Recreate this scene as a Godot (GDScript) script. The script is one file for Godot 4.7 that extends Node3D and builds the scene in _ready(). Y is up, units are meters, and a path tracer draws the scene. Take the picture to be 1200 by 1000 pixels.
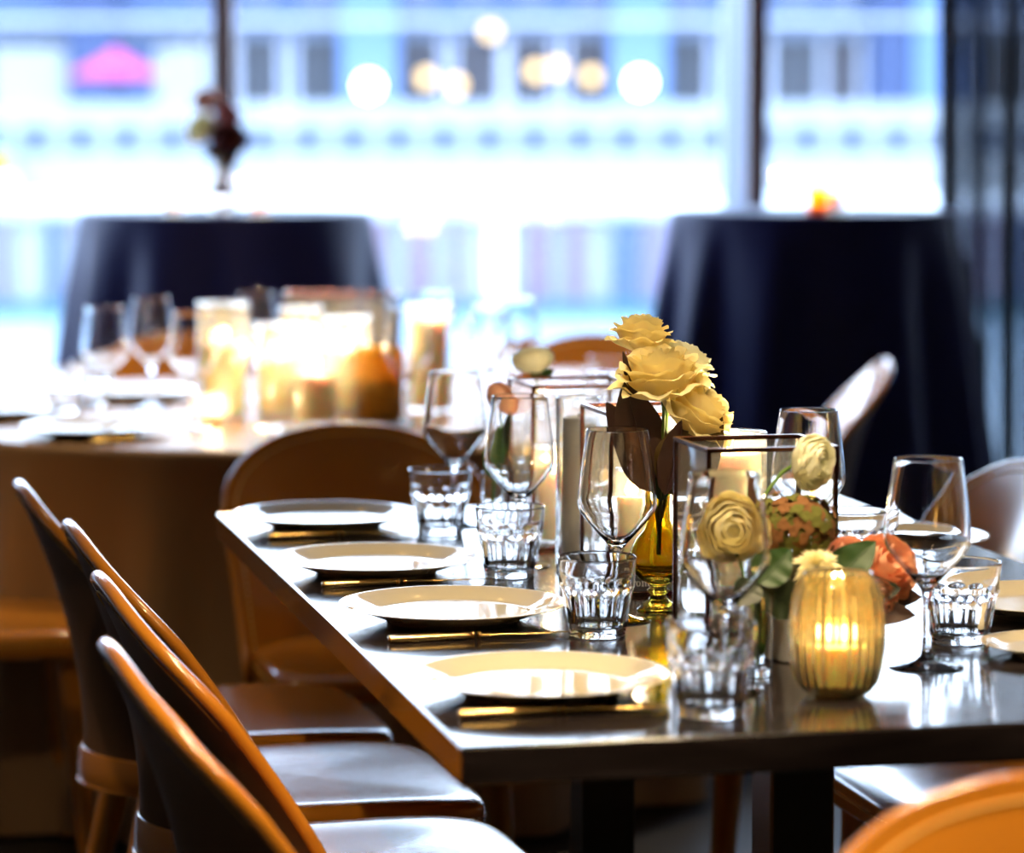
extends Node3D

# ---------------------------------------------------------------- mesh builder
class MB:
	var v := PackedVector3Array()
	var ix := PackedInt32Array()

	func tri(a: int, b: int, c: int) -> void:
		ix.push_back(a); ix.push_back(b); ix.push_back(c)

	func grid(rows: Array, closed := false) -> void:
		var base := v.size()
		var nc: int = rows[0].size()
		for r in rows:
			v.append_array(r)
		var last := nc if closed else nc - 1
		for i in rows.size() - 1:
			for j in last:
				var j2 := (j + 1) % nc
				var p := base + i * nc
				var q := base + (i + 1) * nc
				tri(p + j, q + j, q + j2)
				tri(p + j, q + j2, p + j2)

	# profile: Vector2(radius, height); a point on the axis becomes a pole
	func lathe(profile: Array, n := 40, relief := "") -> void:
		var prev: Array = []
		for p in profile:
			var cur: Array = []
			if p.x < 1e-6:
				cur.append(v.size())
				v.push_back(Vector3(0, p.y, 0))
			else:
				for j in n:
					var t := TAU * j / n
					var r: float = p.x
					if relief != "":
						r = carved(relief, t, p.x, p.y)
					cur.append(v.size())
					v.push_back(Vector3(r * cos(t), p.y, r * sin(t)))
			if prev.size() > 0:
				if prev.size() == 1 and cur.size() > 1:
					for j in n:
						tri(prev[0], cur[j], cur[(j + 1) % n])
				elif cur.size() == 1 and prev.size() > 1:
					for j in n:
						tri(prev[j], cur[0], prev[(j + 1) % n])
				elif cur.size() > 1:
					for j in n:
						var k := (j + 1) % n
						tri(prev[j], cur[j], cur[k])
						tri(prev[j], cur[k], prev[k])
			prev = cur

	# radius of a turned shape whose surface is cut or moulded round its axis
	func carved(kind: String, t: float, r: float, y: float) -> float:
		if kind == "flutes":
			# ten flat panels cut into the lower outside of a tumbler, arched at the top
			if r < 0.0323 + y * 0.165 or y < 0.0075:
				return r
			var ridge := absf(fposmod(t * 10.0 / TAU, 1.0) * 2.0 - 1.0)
			var top := 0.0595 - 0.012 * pow(ridge, 3.0)
			if y > top:
				return r
			return r - 0.0028 * clampf((top - y) / 0.006, 0.0, 1.0) * clampf((y - 0.0075) / 0.004, 0.0, 1.0) * (1.0 - pow(ridge, 2.5))
		if kind == "ribs":
			return r + 0.0011 * clampf((y - 0.004) / 0.012, 0, 1) * clampf((0.126 - y) / 0.012, 0, 1) * cos(t * 28.0)
		return r * (1.0 + 0.15 * sin(t * 5.0 + y * 20.0))

	func tube(path: Array, radii: Array, n := 8, flat := 1.0) -> void:
		var rows: Array = []
		var up := Vector3.UP
		for i in path.size():
			var d: Vector3 = (path[mini(i + 1, path.size() - 1)] - path[maxi(i - 1, 0)]).normalized()
			if absf(d.dot(up)) > 0.95:
				up = Vector3.RIGHT if absf(d.x) < 0.9 else Vector3.BACK
			var s := d.cross(up).normalized()
			var w := s.cross(d).normalized()
			up = w
			var r: float = radii[mini(i, radii.size() - 1)]
			var row := PackedVector3Array()
			for j in n:
				var t := TAU * j / n
				row.push_back(path[i] + s * (r * cos(t)) + w * (r * flat * sin(t)))
			rows.append(row)
		var b := v.size()
		grid(rows, true)
		var c0 := v.size()
		v.push_back(path[0])
		v.push_back(path[path.size() - 1])
		var e := b + (path.size() - 1) * n
		for j in n:
			tri(c0, b + j, b + (j + 1) % n)
			tri(c0 + 1, e + (j + 1) % n, e + j)

	# box with chamfered edges, flat faces
	func box(c: Vector3, s: Vector3, ch := 0.0, bs := Basis.IDENTITY) -> void:
		var h := s * 0.5
		if ch <= 0.0:
			for ax in 3:
				for sg in [-1.0, 1.0]:
					var n := Vector3.ZERO
					n[ax] = sg
					var a := Vector3.ZERO
					a[(ax + 1) % 3] = 1.0
					var b := Vector3.ZERO
					b[(ax + 2) % 3] = 1.0
					quad(c, bs, [(n - a - b) * h, (n + a - b) * h, (n + a + b) * h, (n - a + b) * h], sg > 0)
			return
		var k := h - Vector3(ch, ch, ch)
		for ax in 3:
			var a1 := (ax + 1) % 3
			var a2 := (ax + 2) % 3
			for sg in [-1.0, 1.0]:
				var q: Array = []
				for m in [[-1, -1], [1, -1], [1, 1], [-1, 1]]:
					var p := Vector3.ZERO
					p[ax] = sg * h[ax]
					p[a1] = m[0] * k[a1]
					p[a2] = m[1] * k[a2]
					q.append(p)
				quad(c, bs, q, sg > 0)
			# chamfers along axis ax
			for m in [[-1.0, -1.0], [1.0, -1.0], [1.0, 1.0], [-1.0, 1.0]]:
				var q2: Array = []
				for e in [[-1.0, 0], [1.0, 0], [1.0, 1], [-1.0, 1]]:
					var p := Vector3.ZERO
					p[ax] = e[0] * k[ax]
					p[a1] = m[0] * (h[a1] if e[1] == 0 else k[a1])
					p[a2] = m[1] * (k[a2] if e[1] == 0 else h[a2])
					q2.append(p)
				quad(c, bs, q2, m[0] * m[1] < 0)
		for sx in [-1.0, 1.0]:
			for sy in [-1.0, 1.0]:
				for sz in [-1.0, 1.0]:
					var g := v.size()
					v.push_back(c + bs * Vector3(sx * h.x, sy * k.y, sz * k.z))
					v.push_back(c + bs * Vector3(sx * k.x, sy * h.y, sz * k.z))
					v.push_back(c + bs * Vector3(sx * k.x, sy * k.y, sz * h.z))
					if sx * sy * sz > 0:
						tri(g, g + 1, g + 2)
					else:
						tri(g, g + 2, g + 1)

	func quad(c: Vector3, bs: Basis, q: Array, fwd: bool) -> void:
		var g := v.size()
		for p in q:
			v.push_back(c + bs * p)
		if fwd:
			tri(g, g + 1, g + 2); tri(g, g + 2, g + 3)
		else:
			tri(g, g + 2, g + 1); tri(g, g + 3, g + 2)

	func append(o: MB, t: Transform3D) -> void:
		var b := v.size()
		for p in o.v:
			v.push_back(t * p)
		for i in o.ix:
			ix.push_back(i + b)

	func mesh(solid := true) -> ArrayMesh:
		if solid:
			var vol := 0.0
			for i in range(0, ix.size(), 3):
				vol += v[ix[i]].dot(v[ix[i + 1]].cross(v[ix[i + 2]]))
			if vol > 0.0:
				for i in range(0, ix.size(), 3):
					var t := ix[i + 1]
					ix[i + 1] = ix[i + 2]
					ix[i + 2] = t
		var n := PackedVector3Array()
		n.resize(v.size())
		for i in range(0, ix.size(), 3):
			var a := ix[i]
			var b := ix[i + 1]
			var c := ix[i + 2]
			var f := (v[c] - v[a]).cross(v[b] - v[a])
			n[a] += f; n[b] += f; n[c] += f
		for i in n.size():
			n[i] = n[i].normalized() if n[i].length_squared() > 0 else Vector3.UP
		var arr := []
		arr.resize(Mesh.ARRAY_MAX)
		arr[Mesh.ARRAY_VERTEX] = v
		arr[Mesh.ARRAY_NORMAL] = n
		arr[Mesh.ARRAY_INDEX] = ix
		var m := ArrayMesh.new()
		m.add_surface_from_arrays(Mesh.PRIMITIVE_TRIANGLES, arr)
		return m

# ---------------------------------------------------------------- scene helpers
var M := {}
var used := {}
var rng := RandomNumberGenerator.new()

# the dining table's own axes: origin at its near left corner, A along the near end, B along the long side
const TO := Vector3(-0.0491, 0.75, -3.0349)
const TU := Vector3(0.97628, 0, -0.21650)
const TV := Vector3(-0.21650, 0, -0.97628)
const YAW := 0.21822
const TW := 1.02
const TL := 1.906

func T(a: float, b: float, h := 0.0) -> Vector3:
	return TO + TU * a + TV * b + Vector3(0, h, 0)

func numbered(called: String) -> String:
	var k: int = used.get(called, 0)
	used[called] = k + 1
	return called if k == 0 else "%s_%03d" % [called, k]

func tag(o: Node, label: String, category: String, group := "", kind := "") -> Node:
	o.set_meta("label", label)
	o.set_meta("category", category)
	if group != "": o.set_meta("group", group)
	if kind != "": o.set_meta("kind", kind)
	return o

func thing(called: String, label: String, category: String, at := Vector3.ZERO, turn := 0.0, group := "") -> Node3D:
	var o := Node3D.new()
	o.name = numbered(called)
	add_child(o)
	o.position = at
	o.rotation.y = turn
	tag(o, label, category, group)
	return o

func part(parent: Node, called: String, m: Mesh, mat: Material, at := Vector3.ZERO, bs := Basis.IDENTITY) -> MeshInstance3D:
	var o := MeshInstance3D.new()
	o.name = called if parent != self else numbered(called)
	o.mesh = m
	o.material_override = mat
	o.transform = Transform3D(bs, at)
	parent.add_child(o, true)
	return o

func struct(called: String, m: Mesh, mat: Material) -> MeshInstance3D:
	var o := part(self, called, m, mat)
	o.set_meta("kind", "structure")
	return o

func copy(src: Node3D, called: String, label: String, at: Vector3, turn: float, group: String) -> Node3D:
	var o: Node3D = src.duplicate()
	o.name = numbered(called)
	add_child(o)
	o.position = at
	o.rotation = Vector3(0, turn, 0)
	o.set_meta("label", label)
	if group != "": o.set_meta("group", group)
	return o

func noise_tex(freq: float, lo: Color, hi: Color, size := 512, oct := 4, seed_ := 1, stretch := Vector2(1, 1)) -> Texture2D:
	var nz := FastNoiseLite.new()
	nz.noise_type = FastNoiseLite.TYPE_SIMPLEX_SMOOTH
	nz.frequency = freq
	nz.fractal_octaves = oct
	nz.seed = seed_
	var im := Image.create(size, size, false, Image.FORMAT_RGB8)
	for y in size:
		for x in size:
			# wrapped on a torus so that the repeat does not show
			var ax := TAU * x / size
			var ay := TAU * y / size
			var k := size / TAU
			var q := nz.get_noise_3d(cos(ax) * k * stretch.x + 31.0 * sin(ay), sin(ax) * k * stretch.x + 17.0 * cos(ay), (sin(ay) + cos(ay) * 0.37) * k * stretch.y)
			im.set_pixel(x, y, lo.lerp(hi, clampf(q * 0.9 + 0.5, 0, 1)))
	return ImageTexture.create_from_image(im)

func mat(called: String, c: Color, rough := 0.5, metal := 0.0) -> StandardMaterial3D:
	var m := StandardMaterial3D.new()
	m.resource_name = called
	m.albedo_color = c
	m.roughness = rough
	m.metallic = metal
	M[called] = m
	return m

func glass(called: String, c: Color, rough := 0.0) -> StandardMaterial3D:
	var m := mat(called, Color(c.r, c.g, c.b, 0.0), rough)
	m.refraction_enabled = true
	m.refraction_scale = 0.05
	m.transparency = BaseMaterial3D.TRANSPARENCY_ALPHA
	return m

func pane(called: String, c: Color, alpha: float) -> StandardMaterial3D:
	var m := mat(called, Color(c.r, c.g, c.b, alpha), 0.0)
	m.transparency = BaseMaterial3D.TRANSPARENCY_ALPHA
	return m

func make_materials() -> void:
	var leather_bump := noise_tex(0.09, Color.BLACK, Color.WHITE, 512, 4, 5)
	var wood_tone := noise_tex(0.02, Color(0.50, 0.48, 0.47), Color(1, 1, 1), 512, 5, 9, Vector2(0.25, 2.2))
	var wood_rough := noise_tex(0.03, Color(0.62, 0.62, 0.62), Color(1, 1, 1), 512, 5, 11, Vector2(0.2, 2.0))
	var m := mat("leather_tan", Color(0.69, 0.43, 0.12), 0.19)
	m.clearcoat_enabled = true
	m.clearcoat = 0.45
	m.clearcoat_roughness = 0.12
	m.heightmap_enabled = true
	m.heightmap_texture = leather_bump
	m.heightmap_scale = 0.006
	m.uv1_triplanar = true
	m.uv1_scale = Vector3(5, 5, 5)
	m = mat("leather_taupe", Color(0.36, 0.235, 0.14), 0.75)
	m.heightmap_enabled = true
	m.heightmap_texture = leather_bump
	m.heightmap_scale = 0.006
	m.uv1_triplanar = true
	m.uv1_scale = Vector3(6, 6, 6)
	mat("thread", Color(0.90, 0.72, 0.38), 0.7)
	m = mat("wood_dark", Color(0.17, 0.145, 0.15), 0.15)
	m.albedo_texture = wood_tone
	m.roughness_texture = wood_rough
	m.heightmap_enabled = true
	m.heightmap_texture = wood_tone
	m.heightmap_scale = 0.004
	m.uv1_triplanar = true
	m.uv1_scale = Vector3(1.3, 1.3, 1.3)
	mat("post_black", Color(0.07, 0.07, 0.08), 0.5)
	mat("ceramic", Color(0.72, 0.68, 0.60), 0.06)
	m = mat("gold", Color(0.86, 0.73, 0.48), 0.22, 1.0)
	m = mat("copper_dark", Color(0.36, 0.22, 0.17), 0.25, 1.0)
	glass("glass_clear", Color(1, 1, 1))
	m = glass("glass_ribbed", Color(1.0, 0.92, 0.70))
	m.albedo_color.a = 0.02
	glass("glass_amber", Color(0.84, 0.75, 0.26))
	pane("pane_clear", Color(0.9, 0.93, 0.95), 0.04)
	pane("pane_window", Color(0.8, 0.86, 0.9), 0.03)
	pane("glass_thin", Color(0.95, 0.95, 0.93), 0.05)
	m = mat("wax_cream", Color(0.94, 0.88, 0.74), 0.45)
	m.subsurf_scatter_enabled = true
	m.subsurf_scatter_strength = 1.0
	mat("wax_grey", Color(0.70, 0.71, 0.74), 0.3)
	mat("wick", Color(0.06, 0.05, 0.04), 0.9)
	m = mat("flame", Color(1.0, 0.8, 0.45), 0.5)
	m.emission_enabled = true
	m.emission = Color(1.0, 0.74, 0.36)
	m.emission_energy_multiplier = 20.0
	m = mat("bulb_warm", Color(1, 0.9, 0.7), 0.5)
	m.emission_enabled = true
	m.emission = Color(1.0, 0.78, 0.48)
	m.emission_energy_multiplier = 12.0
	for p in [["petal_cream", Color(0.97, 0.945, 0.77), Color(0.9, 0.82, 0.53)], ["petal_white", Color(0.96, 0.96, 0.88), Color(0.8, 0.78, 0.66)], ["petal_lemon", Color(0.97, 0.94, 0.77), Color(0.6, 0.55, 0.38)], ["petal_peach", Color(0.96, 0.78, 0.68), Color(0.6, 0.45, 0.38)], ["petal_coral", Color(0.96, 0.74, 0.60), Color(0.6, 0.42, 0.32)]]:
		m = mat(p[0], p[1], 0.6)
		m.backlight_enabled = true
		m.backlight = p[2]
	for p in [["leaf_dark", Color(0.25, 0.16, 0.13)], ["leaf_olive", Color(0.33, 0.25, 0.08)], ["leaf_green", Color(0.13, 0.25, 0.06)], ["leaf_deep", Color(0.09, 0.14, 0.05)], ["stem_green", Color(0.33, 0.46, 0.14)], ["floret_brown", Color(0.46, 0.30, 0.15)], ["floret_green", Color(0.36, 0.36, 0.12)]]:
		mat(p[0], p[1], 0.9 if p[0].begins_with("floret") else 0.45)
	m = mat("cloth_brown", Color(0.56, 0.43, 0.29), 0.42)
	m.rim_enabled = true
	m.rim = 0.3
	m = mat("cloth_navy", Color(0.095, 0.105, 0.27), 0.5)
	m.metallic_specular = 0.22
	mat("floor_dark", Color(0.10, 0.09, 0.085), 0.5)
	mat("wall_dark", Color(0.46, 0.41, 0.37), 0.8)
	mat("ceiling_grey", Color(0.66, 0.63, 0.60), 0.9)
	mat("frame_brown", Color(0.38, 0.28, 0.26), 0.5)
	mat("frame_pale", Color(0.85, 0.86, 0.9), 0.4)
	m = mat("sheer", Color(0.16, 0.13, 0.13, 0.80), 0.9)
	m.transparency = BaseMaterial3D.TRANSPARENCY_ALPHA
	mat("paper_dark", Color(0.12, 0.09, 0.08), 0.6)
	mat("ink_white", Color(0.95, 0.95, 0.92), 0.6)
	# outside
	mat("ext_white", Color(0.93, 0.93, 0.93), 0.7)
	mat("ext_rail", Color(0.52, 0.53, 0.55), 0.7)
	mat("ext_pale", Color(0.60, 0.61, 0.66), 0.7)
	mat("ext_blue", Color(0.22, 0.29, 0.42), 0.7)
	mat("ext_deep", Color(0.12, 0.18, 0.31), 0.7)
	mat("ext_grey", Color(0.33, 0.36, 0.42), 0.7)
	mat("ext_window", Color(0.11, 0.12, 0.15), 0.6)
	mat("ext_window_plum", Color(0.12, 0.10, 0.13), 0.6)
	mat("ext_lilac", Color(0.40, 0.36, 0.44), 0.8)
	mat("ext_rust", Color(0.40, 0.32, 0.36), 0.8)
	mat("ext_magenta", Color(0.62, 0.10, 0.40), 0.7)
	mat("ext_green", Color(0.55, 0.70, 0.12), 0.8)
	mat("ext_teal", Color(0.20, 0.36, 0.42), 0.8)
	m = mat("water", Color(0.55, 0.62, 0.66), 0.22)
	m.heightmap_enabled = true
	m.heightmap_texture = noise_tex(0.02, Color.BLACK, Color.WHITE, 256, 3, 21)
	m.heightmap_scale = 6.0
	m.uv1_triplanar = true
	m.uv1_world_triplanar = true
	m.uv1_scale = Vector3(0.25, 0.25, 0.25)
	m = mat("globe_lamp", Color(1, 1, 1), 0.5)
	m.emission_enabled = true
	m.emission = Color(0.92, 0.95, 1.0)
	m.emission_energy_multiplier = 14.0
	m = mat("amber_lamp", Color(1, 0.8, 0.5), 0.5)
	m.emission_enabled = true
	m.emission = Color(1.0, 0.72, 0.40)
	m.emission_energy_multiplier = 1.3

# ---------------------------------------------------------------- view, sky, lamps
func setup_view() -> void:
	var cam := Camera3D.new()
	cam.name = "camera"
	add_child(cam)
	var at := CameraAttributesPhysical.new()
	at.frustum_focal_length = 111.0
	at.exposure_aperture = 2.8
	at.frustum_focus_distance = 3.9
	at.frustum_near = 0.05
	at.frustum_far = 400.0
	cam.attributes = at
	cam.keep_aspect = Camera3D.KEEP_HEIGHT
	cam.near = 0.05
	cam.far = 400.0
	cam.fov = rad_to_deg(2.0 * atan(500.0 / 3700.0))
	cam.position = Vector3(0, 1.355, 0)
	cam.rotation = Vector3(-atan(355.0 / 3700.0), 0, 0)
	cam.current = true
	var we := WorldEnvironment.new()
	we.name = "environment"
	var e := Environment.new()
	e.tonemap_mode = Environment.TONE_MAPPER_LINEAR
	e.tonemap_exposure = 1.15
	e.background_mode = Environment.BG_SKY
	var sm := ProceduralSkyMaterial.new()
	sm.sky_top_color = Color(0.68, 0.82, 1.0)
	sm.sky_horizon_color = Color(0.88, 0.94, 1.0)
	sm.sky_curve = 0.25
	sm.ground_bottom_color = Color(0.35, 0.42, 0.5)
	sm.ground_horizon_color = Color(0.6, 0.7, 0.8)
	var sky := Sky.new()
	sky.sky_material = sm
	e.sky = sky
	e.background_energy_multiplier = 12.0
	e.sdfgi_enabled = true
	e.ssao_enabled = true
	e.ssil_enabled = true
	we.environment = e
	add_child(we)

const DOWNLIGHTS := [[0.5, -1.3, "in front of the long table's near end"], [-0.5, -1.6, "above the aisle left of the near end"], [-0.1, -2.6, "above the nearest left chair"], [0.75, -2.9, "above the long table's near right corner"], [0.3, -3.6, "above the middle of the long table"], [-1.85, -5.1, "above the orange seat at left"], [-0.55, -6.9, "above the round table's centre"], [0.15, -6.7, "above the round table's right side"], [2.2, -4.6, "near the right wall"], [-0.8, -7.9, "in front of the left cocktail table"]]
func downlights() -> void:
	var ring := MB.new()
	ring.lathe([Vector2(0.042, -0.004), Vector2(0.058, -0.006), Vector2(0.060, 0.0), Vector2(0.058, 0.004), Vector2(0.042, 0.004), Vector2(0.042, -0.004)], 24)
	var rm := ring.mesh()
	var disc := MB.new()
	disc.lathe([Vector2(0, -0.002), Vector2(0.041, -0.002), Vector2(0.041, 0.003), Vector2(0, 0.003)], 24)
	var dm := disc.mesh()
	var k := 0
	for p in DOWNLIGHTS:
		var t := thing("ceiling_downlight", "round warm recessed ceiling downlight " + p[2], "downlight", Vector3(p[0], 2.994, p[1]), 0, "ceiling downlights")
		part(t, "trim_ring", rm, M.frame_brown)
		part(t, "lamp_lens", dm, M.bulb_warm)
		var s := SpotLight3D.new()
		s.name = "downlight_beam"
		s.light_color = Color(1.0, 0.89, 0.70)
		s.light_energy = 3.6
		s.light_size = 0.04
		s.spot_angle = 34
		s.spot_angle_attenuation = 0.6
		s.spot_range = 12
		s.spot_attenuation = 2
		s.shadow_enabled = true
		s.position = Vector3(0, -0.02, 0)
		s.rotation.x = -PI / 2 + (0.5 if k < 2 else 0.0)
		t.add_child(s)
		k += 1

# ---------------------------------------------------------------- the room
func box_mesh(c: Vector3, s: Vector3, ch := 0.0) -> ArrayMesh:
	var b := MB.new()
	b.box(c, s, ch)
	return b.mesh()

const WZ := -10.4
func room() -> void:
	struct("floor", box_mesh(Vector3(0.15, -0.1, -3.6), Vector3(6.1, 0.2, 13.8)), M.floor_dark)
	struct("ceiling", box_mesh(Vector3(0.15, 3.1, -3.6), Vector3(6.1, 0.2, 13.8)), M.ceiling_grey)
	struct("wall_right", box_mesh(Vector3(3.1, 1.5, -3.6), Vector3(0.2, 3.0, 13.8)), M.wall_dark)
	struct("wall_back", box_mesh(Vector3(0.15, 1.5, 3.2), Vector3(5.7, 3.0, 0.2)), M.wall_dark)
	struct("wall_left", box_mesh(Vector3(-2.8, 1.5, -2.8), Vector3(0.2, 3.0, 12.2)), M.wall_dark)
	# the glazing turns the corner along the left wall
	var side := Node3D.new()
	side.name = "window_5"
	add_child(side)
	side.set_meta("kind", "structure")
	for k in range(2, 3):
		part(side, "pane", box_mesh(Vector3(-2.8, 1.47, -6.73 - k * 1.46), Vector3(0.001, 2.78, 1.4)), M.pane_window)
		part(side, "mullion", box_mesh(Vector3(-2.8, 1.47, -7.5 - (k - 1) * 1.45), Vector3(0.11, 2.78, 0.06), 0.004), M.frame_brown)
	part(side, "rail", box_mesh(Vector3(-2.8, 0.04, -9.65), Vector3(0.12, 0.08, 1.5)), M.frame_brown)
	part(side, "rail", box_mesh(Vector3(-2.8, 2.93, -9.65), Vector3(0.12, 0.14, 1.5)), M.frame_brown)
	# glazed wall: posts every 1.742 m with a pane between
	var sill := struct("trim_1", box_mesh(Vector3(0.15, 0.04, WZ), Vector3(5.7, 0.08, 0.12), 0.006), M.frame_brown)
	sill.name = "trim_1"
	var head := struct("trim_2", box_mesh(Vector3(0.15, 2.93, WZ), Vector3(5.7, 0.14, 0.12), 0.006), M.frame_brown)
	head.name = "trim_2"
	var xs := [-2.7, -0.941, 0.801, 2.543, 3.0]
	for i in xs.size() - 1:
		var w := Node3D.new()
		w.name = "window_%d" % (i + 1)
		add_child(w)
		w.set_meta("kind", "structure")
		var x0: float = xs[i]
		var x1: float = xs[i + 1]
		part(w, "pane", box_mesh(Vector3((x0 + x1) / 2, 1.47, WZ), Vector3(x1 - x0, 2.78, 0.001)), M.pane_window)
		if i > 0:
			part(w, "mullion", box_mesh(Vector3(x0, 1.47, WZ), Vector3(0.064, 2.78, 0.11), 0.004), M.frame_brown)
	# sheer curtain gathered at the right end of the glazing
	var c := MB.new()
	var rows: Array = []
	var nx := 260
	for i in 9:
		var f := i / 8.0
		var row := PackedVector3Array()
		for j in nx + 1:
			var s := j / float(nx)
			var ph := s * TAU * 9.0 + 0.5 * sin(s * 17.0)
			var amp := 0.05 + 0.012 * sin(s * 23.0 + f * 2.0)
			var x := 1.33 + s * 0.85 + 0.026 * sin(2.0 * ph) + 0.01 * sin(f * 5.0 + s * 9.0)
			row.push_back(Vector3(x, 0.02 + f * 2.84, -9.95 + amp * sin(ph)))
		rows.append(row)
	c.grid(rows)
	var t := thing("sheer_curtain", "dark sheer pleated curtain hanging at the right end of the windows", "curtain", Vector3.ZERO)
	part(t, "curtain_cloth", c.mesh(false), M.sheer)
	var rod := MB.new()
	rod.tube([Vector3(1.2, 2.9, -9.95), Vector3(3.0, 2.9, -9.95)], [0.014], 10)
	part(t, "curtain_rod", rod.mesh(), M.frame_brown)

# ---------------------------------------------------------------- chairs
func shell(a: float, y: float) -> Vector3:
	var hn := clampf((y - 0.43) / 0.39, -0.2, 1.0)
	return Vector3(-0.19 - 0.100 * pow(maxf(hn, 0.0), 1.8) + 0.03 * minf(hn, 0.0) + clampf(0.053 + (0.69 - y) * 0.42, 0.006, 0.165) * a * a, y, 0.243 * a * (0.95 + 0.05 * hn))

func arch(a: float) -> float:
	return 0.813 - 0.145 * (1.0 - sqrt(maxf(0.0, 1.0 - pow(absf(a), 2.1))))

# how wide the seat can be before it meets the curved back
func seat_room(x: float) -> float:
	return 0.236 * sqrt(clampf((x + 0.181) / 0.16, 0.0, 1.0))

func make_chair() -> Node3D:
	var t := Node3D.new()
	var nA := 44
	var nB := 16
	var inner: Array = []
	var outer: Array = []
	for k in nB + 1:
		var b := k / float(nB)
		var ri := PackedVector3Array()
		var ro := PackedVector3Array()
		for j in nA + 1:
			var a := sin((j / float(nA) * 2.0 - 1.0) * PI / 2)
			var y := lerpf(0.405, arch(a), b)
			var p := shell(a, y)
			var sa := clampf(a, -0.985, 0.985)
			var da := shell(sa + 0.012, y) - shell(sa - 0.012, y)
			var dy := shell(sa, y + 0.01) - shell(sa, y - 0.01)
			var n := dy.cross(da).normalized()
			if n.x < 0: n = -n
			ri.push_back(p + n * 0.007)
			ro.push_back(p - n * 0.007)
		inner.append(ri)
		outer.append(ro)
	var m := MB.new()
	m.grid(inner)
	part(t, "backrest", m.mesh(false), M.leather_tan)
	m = MB.new()
	m.grid(outer)
	part(t, "back_panel", m.mesh(false), M.leather_taupe)
	# rounded leather rim round the arch
	var path: Array = []
	for k in 13:
		path.append(shell(-1.0, lerpf(0.405, 0.668, k / 13.0)))
	for j in 61:
		var a := sin((j / 60.0 * 2.0 - 1.0) * PI / 2)
		path.append(shell(a, arch(a)))
	for k in 13:
		path.append(shell(1.0, lerpf(0.668, 0.405, (k + 1) / 13.0)))
	m = MB.new()
	m.tube(path, [0.0085], 12)
	part(t, "rim", m.mesh(), M.leather_tan)
	# stitches beside the rim, on both faces
	m = MB.new()
	for side in [1.0, -1.0]:
		for i in range(1, path.size() - 1):
			for half in 2:
				var p: Vector3 = path[i].lerp(path[i + 1], half * 0.5)
				var d: Vector3 = (path[i + 1] - path[i - 1]).normalized()
				var inw := (Vector3(-0.16, 0.55, 0) - p)
				inw = (inw - d * inw.dot(d)).normalized()
				var face := d.cross(inw).normalized()
				if face.x < 0: face = -face
				var q: Vector3 = p + inw * 0.016 + face * side * 0.0077
				m.box(q, Vector3(0.0065, 0.0022, 0.0022), 0.0, Basis(d, inw, d.cross(inw)).orthonormalized())
	part(t, "stitching", m.mesh(), M.thread).set_meta("kind", "stuff")
	# collar that gathers the shell above the rear legs
	m = MB.new()
	var rows: Array = []
	for pr in [[0.412, 0.0075], [0.410, 0.0115], [0.385, 0.0125], [0.362, 0.0115], [0.360, 0.004]]:
		var row := PackedVector3Array()
		for j in 31:
			var a := sin((j / 30.0 * 2.0 - 1.0) * 1.4)
			var p := shell(a, pr[0])
			var da := shell(a + 0.006, pr[0]) - shell(a - 0.006, pr[0])
			var n := Vector3(-da.z, 0, da.x).normalized()
			if n.x > 0: n = -n
			row.push_back(p + n * pr[1])
		rows.append(row)
	m.grid(rows)
	part(t, "collar", m.mesh(false), M.leather_tan)
	m = MB.new()
	path = []
	for j in 31:
		var a := sin((j / 30.0 * 2.0 - 1.0) * 1.4)
		var p := shell(a, 0.361)
		path.append(p + Vector3(-0.011, 0, 0))
	m.tube(path, [0.003], 6)
	part(t, "piping", m.mesh(), M.leather_tan)
	# seat
	m = MB.new()
	rows = []
	for pr in [[0.0, 0.455], [0.3, 0.4555], [0.6, 0.457], [0.82, 0.459], [0.93, 0.4585], [0.975, 0.455], [0.995, 0.449], [1.0, 0.44], [1.0, 0.415], [0.985, 0.41], [0.6, 0.408], [0.0, 0.408]]:
		var row := PackedVector3Array()
		for j in 72:
			var th := TAU * j / 72.0
			var c := cos(th)
			var s := sin(th)
			var r := pow(pow(absf(c), 7.0) + pow(absf(s), 7.0), -1.0 / 7.0)
			var x: float = r * c * pr[0] * 0.215 + 0.035
			var z: float = r * s * pr[0] * 0.227
			var taper := 1.0 - 0.05 * clampf((0.1 - x) / 0.3, 0.0, 1.0)
			z = clampf(z * taper, -seat_room(x), seat_room(x))
			row.push_back(Vector3(x, pr[1] - 0.009 * pow(clampf((x - 0.10) / 0.15, 0, 1), 2.0) * (1.0 if pr[1] > 0.43 else 0.5), z))
		rows.append(row)
	m.grid(rows, true)
	part(t, "seat", m.mesh(), M.leather_tan)
	m = MB.new()
	for j in 144:
		var th := TAU * (j + 0.25) / 144.0
		var q: Array = []
		for e in [0.0, 0.3]:
			var th2: float = th + TAU / 144.0 * e
			var c := cos(th2)
			var s := sin(th2)
			var r := pow(pow(absf(c), 7.0) + pow(absf(s), 7.0), -1.0 / 7.0)
			var x := r * c * 0.2155 + 0.035
			q.append(Vector3(x, 0.436 - 0.009 * pow(clampf((x - 0.10) / 0.15, 0, 1), 2.0), clampf(r * s * 0.2275 * (1.0 - 0.05 * clampf((0.1 - x) / 0.3, 0.0, 1.0)), -seat_room(x) - 0.001, seat_room(x) + 0.001)))
		var d: Vector3 = (q[1] - q[0]).normalized()
		m.box((q[0] + q[1]) / 2, Vector3((q[1] - q[0]).length() + 0.0025, 0.0016, 0.0016), 0.0, Basis(d, Vector3.UP, d.cross(Vector3.UP)).orthonormalized())
	part(t, "seat_stitching", m.mesh(), M.thread).set_meta("kind", "stuff")
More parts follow.
